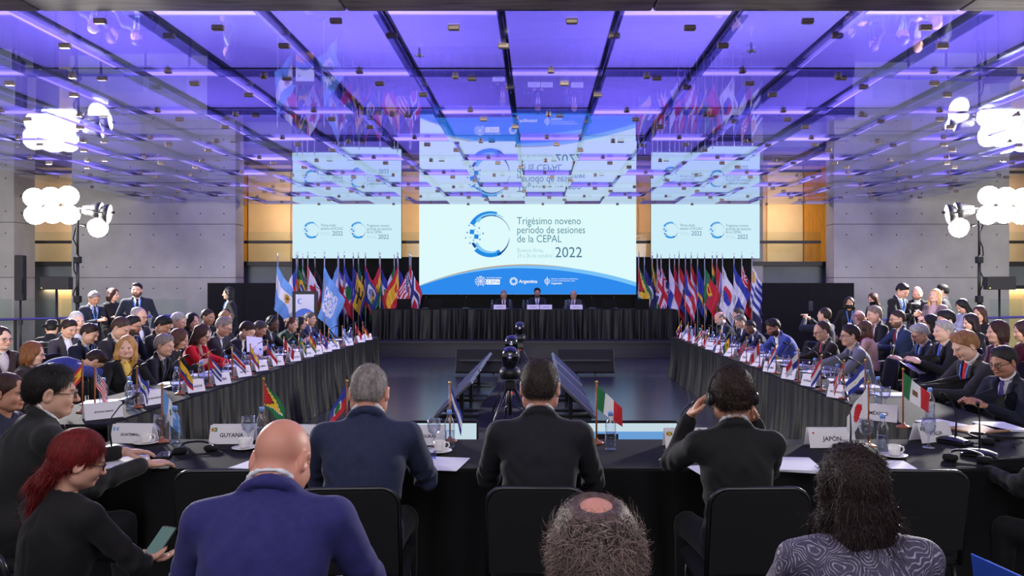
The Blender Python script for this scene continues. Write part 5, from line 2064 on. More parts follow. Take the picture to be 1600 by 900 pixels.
# ---- right, second and third rows
place('person raising a phone to take a picture behind the right table', 1288, 492, 12.4, RF - 50, hair='crew', hairc=DBR, col=N1, pose='phone_up', pitch=-6, lean=4)
place('grey haired man with dark glasses holding papers', 1437, 521, 9.0, RF, hair='thick', hairc=(160, 158, 158), glasses=True, col=(50, 54, 66), lanyard=True, pitch=26, lean=6, pose='read')
place('grey haired man with blue tie holding a booklet', 1474, 517, 8.5, RF, hair='short', hairc=(168, 160, 156), col=C1, tie=(70, 90, 190), pitch=4, lean=4, pose='read', skin=SKP, wid=1.1)
place('woman with brown hair and headphones behind the light grey suit', 1350, 513, 10.6, RF - 30, sex='f', hair='long', hairc=(80, 50, 36), top='round', col=(190, 150, 140), headset=True, pitch=6, lean=6, pose='lap', skin=SKP)
place('seated man wearing a pale face mask', 1341, 496, 12.3, RF - 60, hair='fringe', hairc=(150, 110, 90), col=(140, 30, 40), mask=(150, 180, 206), pitch=4, lean=6, pose='lap', skin=SKP)
place('grey brown haired man in black suit in the second right row', 1366, 491, 11.5, RF, hair='short', hairc=(120, 104, 94), col=C1, tie=(110, 30, 44), pitch=12, lean=8, pose='lap', skin=SKT)
place('dark haired man in navy suit in the second right row', 1402, 498, 10.9, RF, hair='crew', hairc=(50, 34, 30), col=(32, 44, 78), glasses=True, pitch=8, lean=8, pose='table', tie=(130, 30, 40), beard=(80, 54, 46))
place('woman with black hair and glasses behind the grey haired men', 1453, 504, 10.6, RF - 10, sex='f', hair='long', hairc=BLK_, top='round', col=C1, glasses=True, pitch=8, lean=4, pose='lap')
place('black haired person half hidden behind the grey haired man with blue tie', 1478, 500, 9.9, RF, hair='thick', hairc=BLK_, col=C1, pitch=10, lean=4, pose='lap')
place('woman with long dark hair looking left in the third right row', 1516, 503, 10.65, RF, sex='f', hair='long', hairc=(36, 24, 24), top='round', col=C1, pitch=14, lean=4, pose='lap', skin=SKP)
place('woman with dark bob in mauve scarf behind the sandy haired man', 1558, 518, 8.0, RF - 6, sex='f', hair='bob', hairc=(52, 28, 24), top='coat', col=(96, 70, 84), shirt=(140, 80, 80), pitch=4, lean=2, pose='lap', skin=SKT)
place('woman in dark red at the right edge of the right rows', 1598, 517, 8.65, RF - 10, sex='f', hair='bob', hairc=(56, 34, 28), top='round', col=(90, 14, 24), pitch=10, lean=2, pose='lap', skin=SKT)
place('woman with brown hair turned away in the last right row', 1530, 490, 11.7, RF + 30, sex='f', hair='long', hairc=(60, 36, 30), top='round', col=C1, pitch=8, lean=4, pose='lap')
# ---- right, standing
place('standing woman with black face mask and badge by the black flat', 1327, 473, 13.4, 160, seated=False, pose='down', lean=0, sex='f', hair='long', hairc=(22, 18, 18), top='round', col=C1, lanyard=True, mask=(16, 16, 18), pitch=4, smin=.8, skin=SKM)
place('standing woman with black mask and long brown hair', 1364, 467, 13.9, 110, seated=False, pose='stand_phone', lean=4, sex='f', hair='longdown', hairc=(58, 34, 28), top='round', col=C1, lanyard=True, mask=(16, 16, 18), pitch=20, smin=.8)
place('standing dark haired man in black suit bending over a camera', 1410, 454, 13.0, -150, seated=False, pose='stand_phone', lean=8, hair='short', hairc=BLK_, col=C1, tie=(80, 100, 160), lanyard=True, pitch=34)
place('standing bald man with beard beside the camera', 1433, 458, 13.6, 150, seated=False, pose='stand_phone', lean=4, hair='fringe', hairc=(70, 50, 44), beard=(80, 60, 50), col=C1, pitch=22, skin=SKT)
place('standing blonde woman in grey jacket looking up', 1461, 462, 12.5, 120, seated=False, pose='stand_phone', lean=2, sex='f', hair='long', hairc=(206, 164, 108), top='coat', col=(128, 110, 112), shirt=(200, 170, 170), pitch=-12, skin=SKP)
place('standing dark haired man behind the blonde woman', 1472, 455, 13.8, 60, seated=False, pose='down', lean=0, hair='short', hairc=BLK_, col=(50, 50, 56), pitch=4)
place('woman with black hair in pale blouse looking down at her phone', 1503, 478, 11.6, 100, seated=False, pose='stand_phone', lean=8, sex='f', hair='longdown', hairc=(18, 15, 16), top='round', col=(150, 152, 176), pitch=34, smin=.84)
# ---- head table on the stage
place('grey haired man with glasses and red tie at the head table', 787, 460, 19.15, 180, z0=.4, hair='short', hairc=(150, 142, 140), col=C1, tie=(160, 24, 50), glasses=True, pitch=22, lean=8, lod=2)
place('dark haired bearded man with glasses in the middle of the head table', 839.5, 457, 19.15, 180, z0=.4, hair='thick', hairc=BLK_, beard=(40, 32, 30), col=N1, tie=(110, 120, 150), glasses=True, pitch=4, lean=4, lod=2)
place('bald man with glasses in grey suit at the head table', 896, 460, 19.15, 165, z0=.4, hair='fringe', hairc=(90, 76, 70), col=(66, 66, 70), tie=(110, 24, 40), glasses=True, pitch=8, lean=6, lod=2)

# ---- near row, seen from behind
o = place('large dark haired man in black suit with glasses at the near left corner', 80, 612, 3.60, -46, hair='short', hairc=(30, 24, 24), col=(30, 29, 30), glasses=True, pitch=8, yaw=-10, lean=10, wid=1.25, belly=.8, fat=.6, sink=.02, pose='table_wide', lod=0)
strands(*o[:1], *o[2:5], 'short', .0065, 5000, .05, lambda P: from_crown(P, (0, .1, .25)) * np.array([1, 1, .6]), hair_mat((30, 24, 24)), .0013, .03, seed=1)
place('woman with earring and brown hair at the left edge, in profile', 14, 612, 4.30, -84, sex='f', hair='updo', hairc=(58, 34, 28), top='round', col=(26, 28, 52), pitch=8, lean=10, pose='table', lod=0, skin=(190, 136, 108))
o = place('broad man with cropped grey hair in blue suit, back to the camera', 577, 612, 3.52, 3, hair='buzz', hairc=(140, 130, 126), col=(40, 46, 74), pitch=18, lean=14, wid=1.10, belly=.7, fat=.8, sink=.015, pose='table_wide', skin=(204, 142, 118), lod=0,
          chair_label='black chair behind the broad man in the blue suit')
strands(*o[:1], *o[2:5], 'buzz', .0065, 5000, .012, from_crown, hair_mat((150, 142, 138)), .0009, .10, 2, seed=2)
o = place('slim man with short dark hair in dark suit at the centre, back to the camera', 844, 604, 3.50, -2, hair='crew', hairc=(48, 38, 34), col=(27, 27, 33), pitch=10, yaw=-4, lean=12, wid=1.04, pose='table_wide', skin=(206, 146, 122), lod=0,
          chair_label='black chair behind the slim man at the centre')
strands(*o[:1], *o[2:5], 'crew', .0065, 5000, .024, from_crown, hair_mat((60, 48, 44)), .0011, .08, 3, seed=3)
o = place('man with curly dark hair and headphones in black jacket, hands raised', 1143, 620, 3.42, 2, hair='curly', hairc=(44, 32, 28), col=(24, 24, 26), headset=True, pitch=8, lean=6, pose='ears', lod=0, skin=(206, 150, 122), curl=.6,
          chair_label='black chair behind the man with headphones')
strands(*o[:1], *o[2:5], 'curly', .0065, 5000, .03, from_crown, hair_mat((56, 42, 36)), .0014, .10, 4, seed=4, wob=.9)
place('person in black at the right edge with hands on the near table', 1672, 640, 3.60, 24, hair='short', hairc=BLK_, col=(20, 20, 22), pitch=12, lean=10, pose='table', lod=0, skin=(196, 140, 116))
# ---- foreground, seen from behind
o = place('woman with dark red ponytail looking at her phone in the foreground', 124, 718, 2.75, -22, sex='f', hair='ponytail', hairc=(96, 26, 26), top='round', col=(22, 20, 21), pitch=20, yaw=-26, lean=6, pose='phone_low', glasses=True, lod=0, skin=(214, 160, 136), chair_label='black chair under the woman with the red ponytail', smin=.8)
RED_O = o
strands(*o[:1], *o[2:5], 'ponytail', .0065, 6500, .075, lambda P: np.where((P[:, 1] > -.1)[:, None], np.array([0, -.13, .07]) - P, np.array([[-.1, 0, -1.]])), hair_mat((122, 30, 30)), .0012, .03, 5, seed=5, wob=.12)
o = place('bald man in royal blue suit in the foreground, back to the camera', 440, 716, 2.32, 4, hair=None, hairc=(150, 130, 120), col=(46, 44, 104), pitch=34, yaw=-14, lean=12, wid=1.10, belly=.8, fat=1.2, sink=.035, pose='lap', stubble=.25, lod=0, skin=(206, 140, 118), smin=.8,
          chair_label='black chair under the bald man in royal blue')
BALD_O = o
o = place('balding man with grey brown hair in the lower middle, only his head in view', 930, 868, 1.46, 0, hair='balding', hairc=(88, 70, 68), col=(40, 40, 46), pitch=2, lean=4, pose='lap', lod=0, skin=(206, 140, 122), fat=1.0, smin=.8, chair=False)
hm = hair_mat((128, 108, 102))
strands(*o[:1], *o[2:5], 'fringe', .0065, 9000, .06, lambda P: from_crown(P, (0, -.03, .2)) + np.array([0, 0, -.05]), hm, .0011, .35, 4, seed=6, wob=.35)
ring = lambda V: (np.hypot(V[:, 0], V[:, 1] + .035) > .062) | (V[:, 2] < .17)
strands(*o[:1], *o[2:5], 'balding', .0065, 900, .05, lambda P: from_crown(P, (0, -.03, .24)), hair_mat((160, 140, 134)), .0010, .05, 4, seed=16, wob=.18, keep=ring)
strands(*o[:1], *o[2:5], 'balding', .0065, 1600, .045, lambda P: from_crown(P, (0, -.03, .24)), hair_mat((52, 36, 34)), .0012, .05, 4, seed=26, wob=.2, keep=lambda V: ring(V) & (V[:, 2] > .10))
def paisley_mat():
    m = bpy.data.materials.new('paisley_print')
    m.use_nodes = True
    nt = m.node_tree
    b = nt.nodes['Principled BSDF']
    tc = nt.nodes.new('ShaderNodeTexCoord')
    n0 = nt.nodes.new('ShaderNodeTexNoise')
    n0.inputs['Scale'].default_value = 9
    mx0 = nt.nodes.new('ShaderNodeVectorMath')
    mx0.operation = 'MULTIPLY_ADD'
    mx0.inputs[1].default_value = (.10, .10, .10)
    nt.links.new(tc.outputs['Object'], n0.inputs['Vector'])
    nt.links.new(n0.outputs['Color'], mx0.inputs[0])
    nt.links.new(tc.outputs['Object'], mx0.inputs[2])
    v = nt.nodes.new('ShaderNodeTexVoronoi')
    v.feature = 'F1'
    v.inputs['Scale'].default_value = 11
    nt.links.new(mx0.outputs[0], v.inputs['Vector'])
    mul = nt.nodes.new('ShaderNodeMath')
    mul.operation = 'MULTIPLY'
    mul.inputs[1].default_value = 62
    nt.links.new(v.outputs['Distance'], mul.inputs[0])
    sn = nt.nodes.new('ShaderNodeMath')
    sn.operation = 'SINE'
    nt.links.new(mul.outputs[0], sn.inputs[0])
    v2 = nt.nodes.new('ShaderNodeTexVoronoi')
    v2.inputs['Scale'].default_value = 55
    nt.links.new(mx0.outputs[0], v2.inputs['Vector'])
    ad = nt.nodes.new('ShaderNodeMath')
    ad.operation = 'SUBTRACT'
    nt.links.new(sn.outputs[0], ad.inputs[0])
    nt.links.new(v2.outputs['Distance'], ad.inputs[1])
    r = nt.nodes.new('ShaderNodeValToRGB')
    e = r.color_ramp.elements
    e[0].position, e[1].position = .05, .6
    e[0].color = (*srgb(64, 58, 80), 1)
    e[1].color = (*srgb(158, 150, 172), 1)
    nt.links.new(ad.outputs[0], r.inputs['Fac'])
    nt.links.new(r.outputs['Color'], b.inputs['Base Color'])
    b.inputs['Roughness'].default_value = .7
    return m


o = place('woman with curly dark hair in grey paisley shawl in the foreground', 1333, 758, 2.15, 0, sex='f', hair='wavy', hairc=(34, 24, 24), top='round', col=(120, 112, 130), pattern=paisley_mat(), pitch=8, lean=6, pose='lap', lod=0, wid=1.25, belly=.5, skin=SKT, smin=.8,
          chair_label='black chair under the woman in the paisley shawl')
strands(*o[:1], *o[2:5], 'wavy', .0065, 6500, .07, hanging, hair_mat((48, 34, 32)), .0016, .12, 5, seed=8, wob=.6)
# empty chairs of the near row
for (pxx, d, rz, lab) in ((345, 3.35, .05, 'empty black chair between the near left man and the bald man'), (1438, 3.35, -.04, 'empty black chair right of the paisley shawl'),):
    make_chair(((pxx - 840) * d / FPX, d + .25, 0), rz, lab)
# ================================================================== things on the tables
M_card = mat('white_card', (232, 228, 232), .6)
M_print = mat('black_print', (24, 22, 30), .7)
M_paper = mat('white_paper', (226, 224, 232), .7)
M_china = mat('white_china', (238, 234, 232), .25)
M_clear = pane('clear_plastic', (248, 250, 255), 1.5, .03, power=1.8)
M_water = pane('water', (238, 243, 252), 1.35, .02, power=3)
M_cap = mat('blue_cap', (120, 160, 230), .4)
M_glassw = pane('drinking_glass', (240, 242, 248), 1.5, .02, power=2.0)
NT = 4.5


def T(px_, py_, z=TZ):
    d = (1.7 - z) * FPX / (py_ - 447)
    return ((px_ - 840) * d / FPX, d, z)


_P = {}


def bottle(p, label):
    r = empty('water_bottle', p, random.uniform(0, 6), label=label, cat='bottle', group='clear water bottles on the tables')
    if 'b' not in _P:
        pr = [(0, .002), (.030, .002), (.032, .01), (.030, .03), (.032, .05), (.030, .07), (.032, .09), (.031, .14), (.029, .15), (.016, .178), (.013, .185), (.013, .2)]
        _P['b'] = MB().lathe(pr, 14).mesh('shell', M_clear)
        _P['bw'] = MB().lathe([(0, .006), (.028, .006), (.029, .1), (.0, .1)], 12).mesh('water', M_water)
        _P['bc'] = MB().lathe([(.0, .222), (.013, .222), (.015, .218), (.015, .197), (.0, .197)][::-1], 12).mesh('cap', M_cap)
    obj('shell', _P['b'], r)
    obj('water', _P['bw'], r)
    obj('cap', _P['bc'], r)
    return r


def goblet(p, label):
    if 'g' not in _P:
        _P['g'] = MB().lathe([(0, .003), (.034, .003), (.034, .006), (.006, .012), (.005, .07), (.012, .08), (.034, .10), (.04, .13), (.036, .175), (.034, .175), (.037, .13), (.031, .102), (.0, .083)], 16).mesh('goblet', M_glassw)
    o = obj('goblet', _P['g'], None, p)
    return tag(o, label, 'glass', 'stemmed glasses on the tables')


def cup(p, label, rz=0.0):
    r = empty('coffee_cup', p, rz, label=label, cat='cup', group='white coffee cups on saucers')
    if 'c' not in _P:
        _P['c'] = MB().lathe([(0, .012), (.024, .012), (.03, .02), (.034, .066), (.031, .066), (.027, .022), (0, .018)], 18).mesh('cup', M_china)
        _P['cs'] = MB().lathe([(0, .002), (.04, .002), (.07, .012), (.07, .015), (.04, .008), (0, .008)], 20).mesh('saucer', M_china)
        _P['ch'] = MB().tube([(.032, 0, .058), (.05, 0, .056), (.055, 0, .04), (.045, 0, .026), (.03, 0, .024)], .0045, 6).mesh('handle', M_china)
    obj('cup_body', _P['c'], r)
    obj('saucer', _P['cs'], r)
    obj('handle', _P['ch'], r)
    return r


def mic(p, rz, label, tilt=.5):
    r = empty('desk_microphone', p, rz, label=label, cat='microphone', group='black gooseneck microphones')
    if 'm' not in _P:
        _P['m'] = MB().sheet(lambda u, v: (.09 * (u - .5) * 2 * (1 - .25 * v), .065 * (v - .5) * 2, .012 + .03 * math.sin(PI * min(1, .15 + v * .8)) * math.sin(PI * (.1 + .8 * u)) ** .5), 8, 6).cbox((0, 0, .008), (.18, .13, .016), bev=.006).mesh('base', M_blackmetal)
        pts = [(0, .02, .03), (0, .03, .12), (0, .02, .2), (0, -.03, .26), (0, -.10, .295)]
        _P['mn'] = MB().tube(pts, [.006, .005, .004, .004, .004], 6).mesh('gooseneck', M_blackmetal)
        _P['mh'] = MB().tube([(0, -.09, .29), (0, -.105, .297), (0, -.14, .312), (0, -.145, .314)], [.005, .010, .011, .004], 8).mesh('head', M_blackmetal)
    obj('base', _P['m'], r)
    obj('gooseneck', _P['mn'], r)
    obj('capsule', _P['mh'], r)
    return r


def sheet_paper(p, rz, label, w_=.21, h_=.29, n=1):
    r = MB()
    for k in range(n):
        r.cbox((.004 * k, .003 * k, .002 + .003 * k), (w_, h_, .002), rot=(0, 0, .05 * k))
    o = r.build('paper_sheet', M_paper, None, p, (0, 0, rz))
    return tag(o, label, 'paper', 'papers lying on the tables')


def card(p, rz, text, label, w_=.24, flag=None):
    r = empty('name_card', p, rz, label=label, cat='name card')
    hh = .108
    t = .36
    for s, nm in ((-1, 'front_face'), (1, 'back_face')):
        o = MB().cbox((0, s * .032, hh / 2), (w_, .0025, hh / math.cos(t) * .99), rot=(s * t * .83, 0, 0)).build(nm, M_card, r)
        if True:
            rot = (PI / 2 - .30, 0, 0) if s < 0 else (PI / 2 - .30, 0, PI)
            off = -.002
            zt_ = hh * .46 - min(.036, .16 / max(4, len(text)) * 1.25) * .3
            ty = s * (.032 - (zt_ - hh / 2) * .309 + .0022)
            sz = min(.036, .16 / max(4, len(text)) * 1.25)
            lt = lettering(text, sz, M_print, r, (0, ty, hh * .46 - sz * .3), rot, 'CENTER', .0006)
            if flag:
                me = flag_cloth(F_[flag], 12, 8, lambda u, v: ((u - .5) * .034, 0, (.5 - v) * .023), 'printed_flag', M_flag)
                f_ = obj('printed_flag', me, r, (-s * -1 * (w_ / 2 - .026) * (1 if s < 0 else -1) * 1.0, s * (.0245), hh * .76), (-.30 if s < 0 else .30, 0, 0))
                f_.location.x = (-w_ / 2 + .026) if s < 0 else (w_ / 2 - .026)
                f_.location.y = s * (.032 - (hh * .26) * .309 + .0022)
    return r


def table_flag(p, rz, design, label, side=1, ang=52, H=.34, w_=.20, h_=.13, two=None):
    r = empty('table_flag', p, rz, label=label, cat='table flag')
    MB().lathe([(0, 0), (.042, 0), (.045, .008), (.03, .014), (.012, .02), (.010, .032), (0, .032)], 16).build('base', M_wood, r)
    MB().tube([(0, 0, .02), (0, 0, H)], .0055, 8).build('pole', M_wood, r)
    MB().lathe([(.004, H), (.009, H + .004), (.009, H + .012), (.004, H + .018), (0, H + .019)], 8).build('finial', M_gold, r)
    ph = random.uniform(0, 6)
    sa, ca = math.sin(math.radians(ang)), math.cos(math.radians(ang))

    def fn(u, v):
        return (side * (.005 + u * w_ * ca + .012 * math.sin(2.5 * u + ph) * v), .014 * math.sin(u * 8 + ph + 1.5 * v) * min(1, 3 * u), H - .012 - v * h_ * (1 - .1 * u) - u * w_ * sa)
    obj('cloth', flag_cloth(F_[design], 24, 16, fn, 'flag_cloth', M_flag), r)
    return r


# design -> colour words used in labels
DW = {'salvador': 'blue, white and blue flag with round emblem', 'ecuador': 'yellow, blue and red flag with crest', 'cuba': 'blue and white striped flag with red triangle',
      'costa': 'blue, white and red striped flag', 'colombia': 'plain yellow, blue and red flag', 'chile': 'white and red flag with blue canton', 'canada': 'maple leaf flag',
      'brazil': 'green flag with yellow diamond', 'bolivia': 'red, yellow and green flag', 'belize': 'blue flag with white disc', 'bahamas': 'pale blue and yellow flag with black triangle',
      'argentina': 'sky blue and white flag', 'turkey': 'red flag with white crescent', 'spain': 'red and yellow flag', 'germany': 'black, red and gold flag', 'france': 'blue, white and red vertical flag',
      'guatemala': 'sky blue and white vertical flag', 'guyana': 'green flag with red and yellow arrow', 'haiti': 'half blue half red flag', 'honduras': 'blue and white three band flag',
      'italy': 'green, white and red flag', 'japan': 'white flag with red disc', 'mexico': 'green, white and red flag with eagle', 'nicaragua': 'blue and white flag with gold emblem',
      'norway': 'red flag with dark blue cross', 'netherlands': 'red, white and blue flag', 'panama': 'quartered red, white and blue flag', 'paraguay': 'red, white and blue flag with wreath',
      'peru': 'red, white and red flag', 'trinidad': 'red flag with black diagonal', 'vincent': 'blue, yellow and green flag', 'dominican': 'flag quartered by a white cross',
      'suriname': 'green, white and red striped flag', 'portugal': 'green and red flag', 'korea': 'white flag with two coloured disc', 'uruguay': 'striped white and blue flag with sun',
      'venezuela': 'yellow, blue and red flag with white stars', 'usa': 'stars and stripes'}
LT = [  # flag column,row, card column,row, design, card text
    ((214, 637), (237, 631), 'salvador', 'EL SALVADOR'), ((281, 616), (302, 612), 'ecuador', 'ECUADOR'), ((326, 604), (344, 600), 'cuba', 'CUBA'), ((363, 592), (378, 588), 'costa', 'COSTA RICA'),
    ((391, 584), (405, 579), 'colombia', 'COLOMBIA'), ((418, 576), (431, 571), 'chile', 'CHILE'), ((444, 568), (458, 564), 'canada', 'CANADÁ'), ((467, 560.5), (479, 557.5), 'brazil', 'BRASIL'),
    ((484, 556), (493, 553.5), 'bolivia', 'BOLIVIA'), ((500, 551), (508, 549.5), 'belize', 'BELICE'), ((514, 547.5), (521, 545.5), 'bahamas', 'BAHAMAS'), ((535, 541.5), (543, 539.5), 'argentina', 'ARGENTINA'),
    ((556, 536), (562, 534.5), 'turkey', 'TÜRKIYE'), ((570, 532.5), (576, 531), 'germany', 'ALEMANIA')]
RT = [((1287, 623), (1311, 621), 'norway', 'NICARAGUA'), ((1249, 610), (1268, 603), 'netherlands', 'NORUEGA'), ((1222, 597), (1236, 592), 'panama', 'PAÍSES BAJOS'), ((1196, 584), (1206, 581), 'paraguay', 'PANAMÁ'),
      ((1177, 574.5), (1185, 572), 'peru', 'PARAGUAY'), ((1157, 567), (1167, 564.5), 'trinidad', 'PERÚ'), ((1134, 558.5), (1142, 556.5), 'vincent', 'S. VICENTE'), ((1120, 552), (1128, 551.5), 'dominican', 'REP. DOMINICANA'),
      ((1103, 545.5), (1112, 546), 'portugal', 'PORTUGAL'), ((1093, 541.5), (1100, 541), 'suriname', 'SURINAME'), ((1084, 537.5), (1090, 537), 'france', 'FRANCIA'), ((1074, 533.5), (1079, 533), 'uruguay', 'URUGUAY'),
      ((1063, 529.5), (1069, 529.5), 'venezuela', 'VENEZUELA')]
rk = random.Random(21)
for side, rows in ((-1, LT), (1, RT)):
    for i, ((fx, fy), (cx_, cy_), dsg, txt) in enumerate(rows):
        p = T(fx, fy)
        d = DW[dsg]
        ex = LX1 if side < 0 else RX0          # inner table edge
        p = (min(p[0], LX1 - .07) if side < 0 else max(p[0], RX0 + .07), p[1], TZ)
        where = 'left' if side < 0 else 'right'
        table_flag(p, rk.uniform(-.25, .25) + (.25 if side < 0 else -.25), dsg, 'small %s on the %s table' % (d, where), 1 if side < 0 else -1, rk.uniform(50, 66), .31, .19, .125)
        q = T(cx_, cy_)
        q = (min(q[0], LX1 - .05) if side < 0 else max(q[0], RX0 + .05), q[1], TZ)
        rz = math.radians(64) if side < 0 else math.radians(-64)
        card(q, rz, txt, 'name card by the %s on the %s table' % (d, where), .18)
        s = side
        yb = p[1]
        bottle((ex + s * rk.uniform(.27, .34), yb + .16, TZ), 'bottle behind the small %s on the %s table' % (d, where))
        if i % 2 == 0 or i < 4:
            goblet((ex + s * rk.uniform(.22, .28), yb + .26, TZ), 'glass near the small %s on the %s table' % (d, where))
        if i % 2 == 1 or i < 3:
            mic((ex + s * .40, yb + rk.uniform(.3, .4), TZ), (PI / 2 if s > 0 else -PI / 2) + PI, 'microphone near the small %s on the %s table' % (d, where))
        sheet_paper((ex + s * .57, yb + rk.uniform(.1, .3), TZ), rk.uniform(-.3, .3) + PI / 2, 'papers near the small %s on the %s table' % (d, where), n=3 if i % 3 == 0 else 1)
# corner of the left table
table_flag((-3.40, 5.50, TZ), .2, 'spain', 'small red and yellow flag at the near end of the left table', -1, 58, .38)
table_flag((-3.26, 5.42, TZ), -.1, 'usa', 'small stars and stripes flag at the near end of the left table', 1, 60, .36)
card((-3.12, 5.28, TZ), .75, 'ESTADOS UNIDOS', 'white name card at the near end of the left table beside the stars and stripes')
bottle((-3.42, 5.80, TZ), 'leftmost water bottle at the near end of the left table')
bottle((-3.10, 5.60, TZ), 'water bottle with blue cap right of the small stars and stripes')
goblet((-3.12, 5.75, TZ), 'stemmed glass behind the blue cap bottle at the near end of the left table')
sheet_paper((-3.5, 5.15, TZ), .4, 'white sheet beside the near end of the left table flags')
# ------------------------------------------------------------------ near table
card(T(210, 690), -.06, 'GUATEMALA', 'name card lettered GUATEMALA on the near table', .25, 'guatemala')
card(T(365, 691), .05, 'GUYANA', 'name card lettered GUYANA on the near table', .26, 'guyana')
card(T(494, 692), -.02, 'HAITÍ', 'name card lettered HAITÍ on the near table', .26, 'haiti')
card(T(664, 693), .03, 'HONDURAS', 'name card half hidden behind the stemmed glass right of the broad man', .25, 'honduras')
card(T(1072, 698), .03, 'JAMAICA', 'name card lettered JAMAICA on the near table', .26, 'jamaica')
card(T(1297, 697), .0, 'JAPÓN', 'name card lettered JAPÓN on the near table', .27, 'japan')
table_flag(T(253, 691), .1, 'guatemala', 'small sky blue and white flag behind the GUATEMALA card', 1, 62)
table_flag(T(412, 689), .0, 'guyana', 'small green flag with red and yellow arrow by the GUYANA card', 1, 50, .37)
table_flag(T(542, 690), .0, 'haiti', 'small blue and red flag left of the broad man in blue', -1, 60, .36)
table_flag(T(703, 690), .0, 'honduras', 'small white and blue flag right of the broad man in blue', 1, 68, .35)
table_flag(T(932, 693), .0, 'italy', 'small green, white and red flag right of the centre delegate', 1, 42, .36)
table_flag(T(1357, 698), .0, 'japan', 'small white flag with red disc right of the JAPÓN card', -1, 55, .37, .22, .15)
bottle(T(273, 692), 'water bottle right of the GUATEMALA card')
bottle(T(409, 694), 'water bottle right of the GUYANA card')
bottle(T(702, 700), 'water bottle in front of the small white and blue flag')
bottle(T(954, 703), 'water bottle right of the centre delegate')
bottle(T(1379, 708), 'water bottle right of the small white flag with red disc')
goblet(T(251, 692), 'stemmed glass right of the GUATEMALA card')
goblet(T(388, 697), 'stemmed glass before the GUYANA card')
goblet(T(678, 701), 'stemmed glass right of the broad man in blue')
goblet(T(1353, 702), 'stemmed glass left of the near right bottle')
cup(T(228, 694), 'white cup and saucer before the GUATEMALA card')
cup(T(382, 702), 'white cup and saucer before the GUYANA card', 1)
cup(T(687, 707), 'white cup and saucer right of the broad man in blue')
cup(T(1397, 714), 'white cup and saucer right of the near right bottle')
mic(T(180, 706), 2.6, 'gooseneck microphone by the large man at the near left corner')
mic(T(1066, 707), .4, 'gooseneck microphone before the JAMAICA card')
mic(T(1328, 704), 2.9, 'gooseneck microphone right of the JAPÓN card')
sheet_paper(T(200, 722), .5, 'white paper under the hand of the large man')
sheet_paper(T(412, 724), -.3, 'white papers near the bald man and the GUYANA card', n=2)
sheet_paper(T(694, 725), -.15, 'white paper right of the broad man in blue')
sheet_paper(T(1240, 728), -.25, 'thick white papers left of the paisley shawl', n=4)
sheet_paper(T(1396, 730), -.1, 'white paper right of the curly haired woman')
sheet_paper(T(1120, 738), .2, 'white paper under the man with headphones')


def headset_thing(p, rz, label):
    r = empty('folded_headphones', p, rz, label=label, cat='headphones')
    MB().tube([(.08 * math.cos(a), .09 * math.sin(a), .03 + .01 * math.sin(a)) for a in np.linspace(-.3, PI + .3, 16)], .007, 6).build('headband', M_blackmetal, r)
    for s in (-1, 1):
        MB().lathe([(0, 0), (.034, 0), (.04, .012), (.034, .03), (0, .034)], 14, (s * .08, -.03, .004)).build('ear_cup', M_pad, r)
    pts = [(.09, -.04, .01), (.17, -.1, .006), (.12, -.17, .006), (.0, -.14, .006), (-.12, -.18, .006)]
    MB().tube(pts, .003, 5).build('cable', M_black, r)
    return r


headset_thing(T(305, 705), .5, 'black headphones lying right of the GUATEMALA card')
headset_thing(T(1510, 720), -.4, 'black headphones lying on the near table at the right')
ph = empty('mobile_phone', T(257, 712), .3, label='dark phone lying before the bottle by the GUATEMALA card', cat='phone')
MB().cbox((0, 0, .005), (.075, .155, .009), bev=.003).build('case', M_blackmetal, ph)
MB().cbox((0, 0, .0105), (.068, .145, .001)).build('display', mat('phone_glass', (60, 62, 78), .1), ph)
ms = empty('computer_mouse', T(1043, 722), .3, label='small black computer mouse by the JAMAICA card', cat='mouse')
MB().sheet(lambda u, v: (.03 * (u - .5) * 2, .05 * (v - .5) * 2, .002 + .03 * math.sin(PI * u) ** .5 * math.sin(PI * (.05 + .9 * v)) ** .6), 8, 8).build('shell', M_gloss, ms)
MB().cbox((0, .02, .031), (.006, .014, .006)).build('wheel', M_blackmetal, ms)
cr = MB()
rr = random.Random(3)
cr.sheet(lambda u, v: (.1 * (u - .5), .09 * (v - .5), .004 + .035 * abs(math.sin(9 * u + 4 * v) * math.sin(7 * v + 2))), 12, 12, False)
tag(cr.build('crumpled_wrapper', pane('bluish_film', (190, 200, 240), 1.5, .1), None, T(668, 716)), 'crumpled clear wrapper on the paper right of the broad man', 'wrapper')
# ------------------------------------------------------------------ near end of the right table
table_flag(T(1411, 668), .0, 'mexico', 'small green, white and red flag with eagle at the near end of the right table', 1, 40, .38, .22, .15)
table_flag(T(1352, 640), .0, 'nicaragua', 'small blue and white flag with gold emblem left of the green, white and red one', -1, 48, .37, .21, .15)
card(T(1374, 656), -.6, 'MÉXICO', 'white name card behind the small white flag with red disc')
card(T(1455, 688), .35, 'ITALIA', 'white name card with flag print at the near end of the right table', .25, 'italy')
bottle(T(1372, 632), 'water bottle behind the small blue and white flag with gold emblem')
bottle(T(1453, 655), 'water bottle right of the small eagle flag')
goblet(T(1383, 640), 'stemmed glass behind the white card at the near end of the right table')
goblet(T(1451, 700), 'stemmed glass before the card with flag print at the right')
mic(T(1490, 692), -1.0, 'gooseneck microphone near the card with flag print')
mic(T(1530, 712), -.6, 'gooseneck microphone by the hands at the right edge')
sheet_paper(T(1475, 664), .2, 'white papers before the sandy haired man', n=3)
sheet_paper(T(1560, 668), -.2, 'white papers on a brown folder before the man with the purple tie', n=4)
headset_thing(T(1540, 690), .8, 'black headphones before the man with the purple tie')
mg = empty('notebook', T(1528, 672), .3, label='brown folder before the man with the purple tie', cat='folder')
MB().cbox((0, 0, .006), (.3, .22, .012), bev=.003).build('cover', mat('brown_card', (160, 120, 80), .7), mg)

